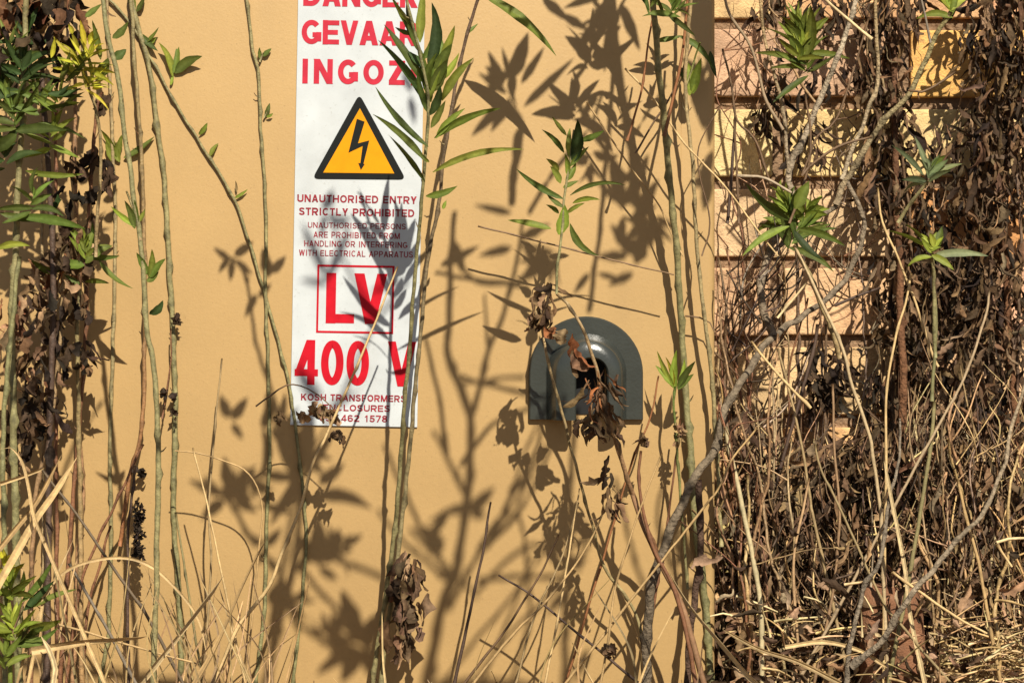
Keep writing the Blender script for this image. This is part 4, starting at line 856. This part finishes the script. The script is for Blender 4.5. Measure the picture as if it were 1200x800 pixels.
# the tangle: individual bare stems
TR = random.Random(4)
for i in range(100):
    x0 = TR.uniform(842, 1205) if i % 3 else TR.uniform(842, 960)
    top = 255+TR.random()**.6*330 if x0 < 905 else (500 if 935 < x0 < 1050 else 400)+TR.random()*270
    t = TR.uniform(-.2, .04); y = 815; pts = []; x = x0; sl_ = TR.gauss(0, .12)
    k = TR.randint(4, 7)
    for j in range(k+1):
        yy = 815+(top-815)*j/k
        pts.append((x+TR.gauss(0, 4.5), yy, t+TR.gauss(0, .012))); x += sl_*(815-top)/k+TR.gauss(0, 5)
    lo = min(p[0] for p in pts)
    if lo < 840: pts = [(p[0]+841-lo, p[1], p[2]) for p in pts]
    if pts[-1][0] < 850 and TR.random() < .3: continue
    c = TR.choice([DB2, DB3, DB3, REDB, TAN, TAN, STRAW2, STRAW2, (.26, .15, .07), (.34, .22, .11)])
    r = TR.uniform(1.2, 3.2)
    q = [P(*p) for p in pts]; q[0].z = -.01
    mb = MB(); tube(mb, q, r/1000, r*.45/1000, jit(c, .2, TR), jit(c, .2, TR), sides=6, wob=.003)
    for j in range(TR.randint(0, 3)):
        a = q[TR.randint(1, len(q)-1)]; e = a+Vector((TR.gauss(0, .05), TR.gauss(0, .02), TR.uniform(.02, .09)))
        tube(mb, [a, a.lerp(e, .5)+Vector((TR.gauss(0, .008), 0, .006)), e], r*.5/1000, r*.25/1000, jit(c, .2, TR), sides=5, wob=.002)
    solo('dead_sapling', mb, M_STEM, q[0].copy(), 'thin bare dry stem in the brown tangle between cabinet and brick wall', 'dead weed', 'bare stems of the right tangle')
# fine twig debris and litter: nobody could count it
ud = MB()
for i in range(1000):
    u = TR.random(); px = TR.uniform(842, 1215)
    py = 800-abs(TR.gauss(0, 1))*150 if px > 905 else 800-TR.random()*500
    py = max(py, 270 if px < 905 else (600 if 920 < px < 1050 else 540))
    t = TR.uniform(-.22, .0); L = TR.uniform(30, 130); a = TR.gauss(-math.pi/2, .5)
    x1, y1 = px+math.cos(a)*L, py+math.sin(a)*L
    if min(px, x1) < 841: continue
    c = jit(TR.choice([DB2, DB1, DKST, GREYB] if py < 470 else [DB2, DB1, DB3, STRAW2, STRAW, TAN, DKST, DB2, (.35, .26, .16), DB2]), .3, TR); r = TR.uniform(.5, 1.7)/1000
    m0 = ((px+x1)/2+TR.gauss(0, L*.12), (py+y1)/2+TR.gauss(0, L*.12))
    tube(ud, [P(px, py, t), P(*m0, t+TR.gauss(0, .01)), P(x1, y1, t+TR.gauss(0, .02))], r, r*.5, c, sides=4, wob=.001, nodes=0)
tag(ud.build('dry_undergrowth', M_STEM), 'mass of fine dry twigs and debris filling the space before the brick wall', 'undergrowth', kind='stuff')
ll = MB()
for i in range(800):
    px = TR.uniform(835, 1215); py = 815-abs(TR.gauss(0, 1))*75; t = TR.uniform(-.23, .1)
    if px < 850 and t < .02: continue
    withered(ll, pic(t), px, py, TR.uniform(14, 44), TR.uniform(3, 10), TR.choice([DB2, DB1, DB3, DB3, (.30, .2, .12)]), ang=TR.uniform(0, 6.28), rr=TR)
tag(ll.build('leaf_litter', M_DRY), 'heaped brown fallen leaves under the right tangle', 'leaf litter', kind='stuff')
sw = MB()
for i in range(1300):
    if i < 420: px = TR.gauss(1165, 42); py = 805-abs(TR.gauss(0, 34)); t = TR.uniform(-.12, .06)
    elif i < 680: px = TR.uniform(840, 1210); py = 812-abs(TR.gauss(0, 55)); t = TR.uniform(-.22, .12)
    else: px = TR.uniform(-60, 860); t = TR.uniform(.02, .6); py = 400+1000*(ZC-TR.uniform(.002, .03))*D/(D-t)
    a = TR.uniform(-.5, .5) if TR.random() < .6 else TR.uniform(0, 3.14); L = TR.uniform(16, 60)
    x1, y1 = px+math.cos(a)*L, py-math.sin(a)*L*.8
    if t < .01 and min(px, x1) < 841: continue
    c = jit(TR.choice([STRAW, STRAW2, PALE, STRAW]), .25, TR); r = TR.uniform(.7, 1.9)/1000
    tube(sw, [P(px, py, t), P((px+x1)/2, (py+y1)/2-TR.uniform(0, 5), t+TR.gauss(0, .012)), P(x1, y1, t+TR.gauss(0, .03))], r, r*.5, c, sides=4, flat_=.4, wob=.0006, nodes=0)
tag(sw.build('straw_litter', M_STRAW), 'pale broken straw lying about on the ground', 'straw', kind='stuff')

# dry grass at the bottom, single stalks nothing tells apart
for i in range(64):
    z = TR.random(); px = TR.uniform(-10, 330) if i < 56 else TR.uniform(400, 830)
    t = TR.uniform(.04, .4); h = TR.uniform(50, 190)*(1.2 if px < 130 else .8); ln = TR.gauss(.05, .35); cv = TR.gauss(0, .25)
    pts = [(px, 822, t), (px+ln*h*.4, 815-h*.45, t), (px+ln*h+cv*h*.6, 810-h, t+TR.gauss(0, .03))]
    straw(pts, TR.uniform(.7, 1.9), jit(TR.choice([STRAW, STRAW2, TAN, DB3, STRAW2]), .2, TR), 'single thin dry grass stalk rising from the bottom edge', t, .6, group='dry grass along the bottom edge', tip=.4)

# ================================================================== SHRUBS OUTSIDE THE VIEW that throw the leaf shadows
def overhang(name, label, base, trunk_top, layers):
    o = thing(name, base, label, 'shrub')
    mb = MB(); tube(mb, [base, Vector(base).lerp(Vector(trunk_top), .5)+Vector((.03, -.02, 0)), trunk_top], .012, .007, GREYB, OLIVE); mb.build('trunk', M_BARK, o)
    hub = Vector(trunk_top)
    for branches, leaves, blobs, extra in layers:
        Mx = over(extra)
        for k, (pts, r0, r1) in enumerate(branches):
            q = [Mx(x, y) for x, y in pts]
            mb = MB(); tube(mb, q, r0/1000, r1/1000, OLIVE, OLIVE2, wob=.002); mb.build('branch', M_STEM, o)
            if k == 0:
                tt = MB(); tube(tt, [hub, hub.lerp(q[0], .5)+Vector((0, 0, .01)), q[0]], .005, r0/1000, OLIVE); hub = q[0]; tt.build('branch', M_STEM, o)
        mb = MB()
        for lf in leaves: leaf(mb, Mx, *lf[:5], c=G1, bend=lf[5] if len(lf) > 5 else 0, roll=0, dz=0)
        for (x, y, rad, n_) in blobs: whorl(mb, Mx, x, y, rad, n_, G1, 13, R.uniform(0, 360), 175)
        mb.build('foliage', M_LEAF, o)
overhang('overhanging_shrub', 'leafy shrub arching over the cabinet from the right, outside the picture', (.66, -.95, 0), (.60, -.92, .74), [(
  [([(499, 805), (516, 720), (536, 660), (547, 590), (551, 530), (551, 490), (533, 440), (523, 415), (526, 380), (529, 300), (533, 250)], 6.5, 3),
   ([(551, 490), (556, 480), (573, 410), (590, 370), (604, 310), (614, 260)], 3.6, 2.2), ([(573, 410), (567, 345)], 2.2, 1.4), ([(545, 580), (525, 535), (508, 505)], 3.4, 2),
   ([(525, 712), (550, 668), (567, 640), (597, 600), (620, 560), (640, 520)], 3.8, 2), ([(590, 610), (610, 545), (640, 470)], 2.4, 1.5),
   ([(560, 690), (620, 640), (680, 668)], 3, 2), ([(480, 620), (520, 660), (560, 700)], 2.4, 2), ([(600, 240), (602, 200), (611, 148), (594, 116)], 4.4, 2.4), ([(529, 300), (560, 330), (620, 335)], 2.4, 1.6), ([(616, 440), (570, 445), (540, 448)], 2.2, 1.4),
   ([(755, 300), (740, 180), (722, 60), (715, -30)], 5.2, 4), ([(620, 250), (650, 200), (690, 150), (706, 110)], 3, 2), ([(715, 10), (700, 40), (690, 60)], 3, 2)],
  [(600, 92, 619, 38, 19), (611, 98, 638, 55, 10), (614, 125, 673, 68, 11), (590, 100, 572, 60, 12), (594, 110, 560, 85, 10), (592, 120, 552, 160, 14), (600, 100, 588, 55, 8), (597, 120, 575, 155, 12), (608, 150, 604, 205, 13), (604, 185, 598, 240, 11),
   (636, -2, 668, 26, 13), (660, 18, 690, 36, 12), (697, 36, 672, 59, 12), (715, 0, 690, 40, 16), (720, 20, 708, 85, 16), (728, 5, 750, 60, 14), (712, -10, 660, 10, 12),
   (735, 240, 760, 180, 18), (730, 245, 715, 180, 18), (738, 260, 770, 240, 15), (745, 300, 715, 262, 17), (745, 310, 760, 262, 18), (735, 300, 700, 300, 14), (742, 320, 712, 335, 12), (735, 240, 700, 215, 14), (745, 250, 772, 210, 16),
   (545, 590, 500, 612, 10), (520, 640, 495, 615, 16), (520, 640, 500, 650, 12), (550, 600, 580, 570, 16), (545, 595, 520, 600, 13), (552, 600, 570, 605, 14), (605, 330, 660, 300, 12), (600, 290, 560, 300, 12), (610, 280, 645, 262, 13), (612, 285, 640, 320, 11), (530, 280, 545, 320, 12), (600, 250, 555, 240, 10),
   (820, -20, 822, 60, 30), (835, 10, 838, 100, 26), (815, 70, 826, 150, 22), (836, 80, 832, 170, 18), (825, 205, 838, 170, 14), (832, 200, 826, 245, 16)],
  [(590, 95, 42, 6), (715, 20, 50, 8), (822, 10, 50, 14), (830, 90, 46, 12), (835, 205, 30, 6), (640, 300, 40, 6), (805, 645, 36, 8), (735, 280, 40, 7)], .3),
  ([([(661, 815), (664, 700), (671, 530), (676, 480)], 4.6, 3), ([(560, 641), (594, 591), (627, 530), (640, 480)], 3, 2.2), ([(570, 641), (611, 597), (644, 530), (650, 500)], 3, 2.2), ([(530, 678), (500, 630), (469, 564), (450, 520)], 3, 2), ([(523, 678), (480, 640), (442, 598)], 2.6, 1.8), ([(448, 675), (401, 658), (380, 650)], 3, 2),
    ([(523, 530), (516, 476), (499, 395)], 3, 2), ([(610, 334), (560, 328), (509, 321)], 2.4, 1.8), ([(617, 462), (563, 449), (540, 440)], 2.4, 1.8), ([(600, 800), (620, 720), (612, 620), (606, 600)], 2.6, 2), ([(690, 365), (702, 270), (712, 169), (722, 54)], 3, 2.6), ([(732, 206), (708, 175), (676, 118), (671, 98), (685, 78), (700, 40)], 3, 2), ([(560, 680), (600, 676), (660, 674)], 2.6, 2), ([(690, 640), (640, 700), (600, 740), (560, 790)], 2.6, 2), ([(560, 810), (590, 740), (625, 650)], 2.4, 1.8), ([(540, 545), (575, 500), (615, 480), (640, 470)], 3, 2), ([(742, 160), (760, 130), (780, 100)], 2, 1.4), ([(760, 700), (740, 640), (720, 560)], 2.6, 2), ([(800, 690), (770, 610), (780, 560)], 3, 2), ([(520, 800), (560, 745), (600, 700), (640, 640)], 2.6, 2)],
   [(516, 312, 562, 288, 12), (640, 640, 690, 610, 14), (650, 660, 640, 610, 16), (655, 660, 690, 655, 16), (665, 690, 640, 720, 12), (670, 640, 700, 625, 10), (700, 110, 680, 140, 10), (770, 640, 800, 615, 14), (790, 660, 825, 640, 16), (800, 690, 830, 680, 14), (690, 760, 670, 800, 12), (700, 320, 735, 330, 8), (690, 320, 672, 345, 9), (752, 200, 720, 215, 12), (525, 600, 495, 640, 12), (595, 575, 625, 560, 10)],
   [(765, 265, 40, 8), (690, 190, 40, 6)], .22)])
overhang('overhanging_shrub', 'leafy shrub arching over the cabinet from the left, outside the picture', (-.72, -.85, 0), (-.68, -.82, .86), [(
  [([(310, 815), (325, 740), (345, 660), (352, 590), (348, 540)], 5, 2.6), ([(352, 590), (330, 500), (300, 400), (290, 330)], 2.8, 1.8), ([(345, 660), (400, 720), (440, 740)], 3, 2), ([(290, 330), (280, 310), (262, 300)], 2, 1.4), ([(300, 640), (270, 590), (240, 560)], 3, 2), ([(60, 640), (80, 540), (120, 470)], 3, 2)],
  [(367, 582, 437, 597, 18, -.12), (374, 567, 404, 543, 16), (350, 560, 316, 616, 14), (345, 555, 325, 480, 24), (350, 550, 366, 480, 24), (355, 560, 395, 500, 12), (345, 560, 300, 555, 14), (340, 600, 300, 590, 12),
   (375, 660, 372, 602, 22), (380, 660, 400, 625, 20), (370, 660, 345, 620, 16), (375, 665, 396, 680, 12), (335, 680, 315, 745, 18), (330, 675, 350, 740, 14), (325, 670, 312, 650, 12),
   (420, 745, 400, 690, 24), (425, 750, 450, 715, 22), (415, 755, 370, 790, 18), (425, 760, 450, 800, 26), (410, 750, 372, 735, 12), (420, 760, 400, 800, 22),
   (270, 305, 250, 290, 9), (275, 300, 297, 283, 12), (272, 305, 270, 330, 9), (276, 305, 296, 322, 9), (268, 302, 256, 320, 8), (315, 325, 308, 290, 15), (318, 320, 335, 300, 12), (300, 345, 287, 372, 10), (303, 348, 318, 332, 9),
   (262, 580, 220, 562, 13), (268, 578, 300, 545, 16), (262, 585, 235, 608, 16), (270, 575, 262, 535, 18), (275, 585, 302, 600, 14), (268, 490, 258, 462, 14), (272, 492, 290, 465, 14), (272, 496, 285, 515, 10),
   (310, 640, 283, 622, 11), (312, 640, 330, 618, 12), (312, 644, 300, 662, 11), (318, 710, 326, 680, 18), (320, 712, 332, 746, 12)],
  [(350, 540, 50, 8), (325, 500, 58, 10), (290, 560, 40, 7), (400, 640, 36, 7), (425, 755, 52, 9), (385, 745, 46, 8), (345, 705, 36, 7), (268, 580, 40, 8), (372, 640, 40, 7), (30, 560, 46, 8)], .16),
  ([([(350, 560), (400, 470), (440, 380), (480, 330)], 3, 1.6), ([(440, 380), (400, 300), (390, 250)], 2, 1.4)],
   [(384, 330, 352, 262, 12), (384, 330, 410, 268, 12), (385, 335, 350, 330, 10), (480, 330, 430, 345, 8), (376, 470, 345, 430, 14), (385, 480, 420, 460, 10), (482, 110, 470, 85, 9), (480, 115, 486, 150, 9), (350, 440, 372, 480, 12)],
   [(385, 255, 34, 6)], .55)])
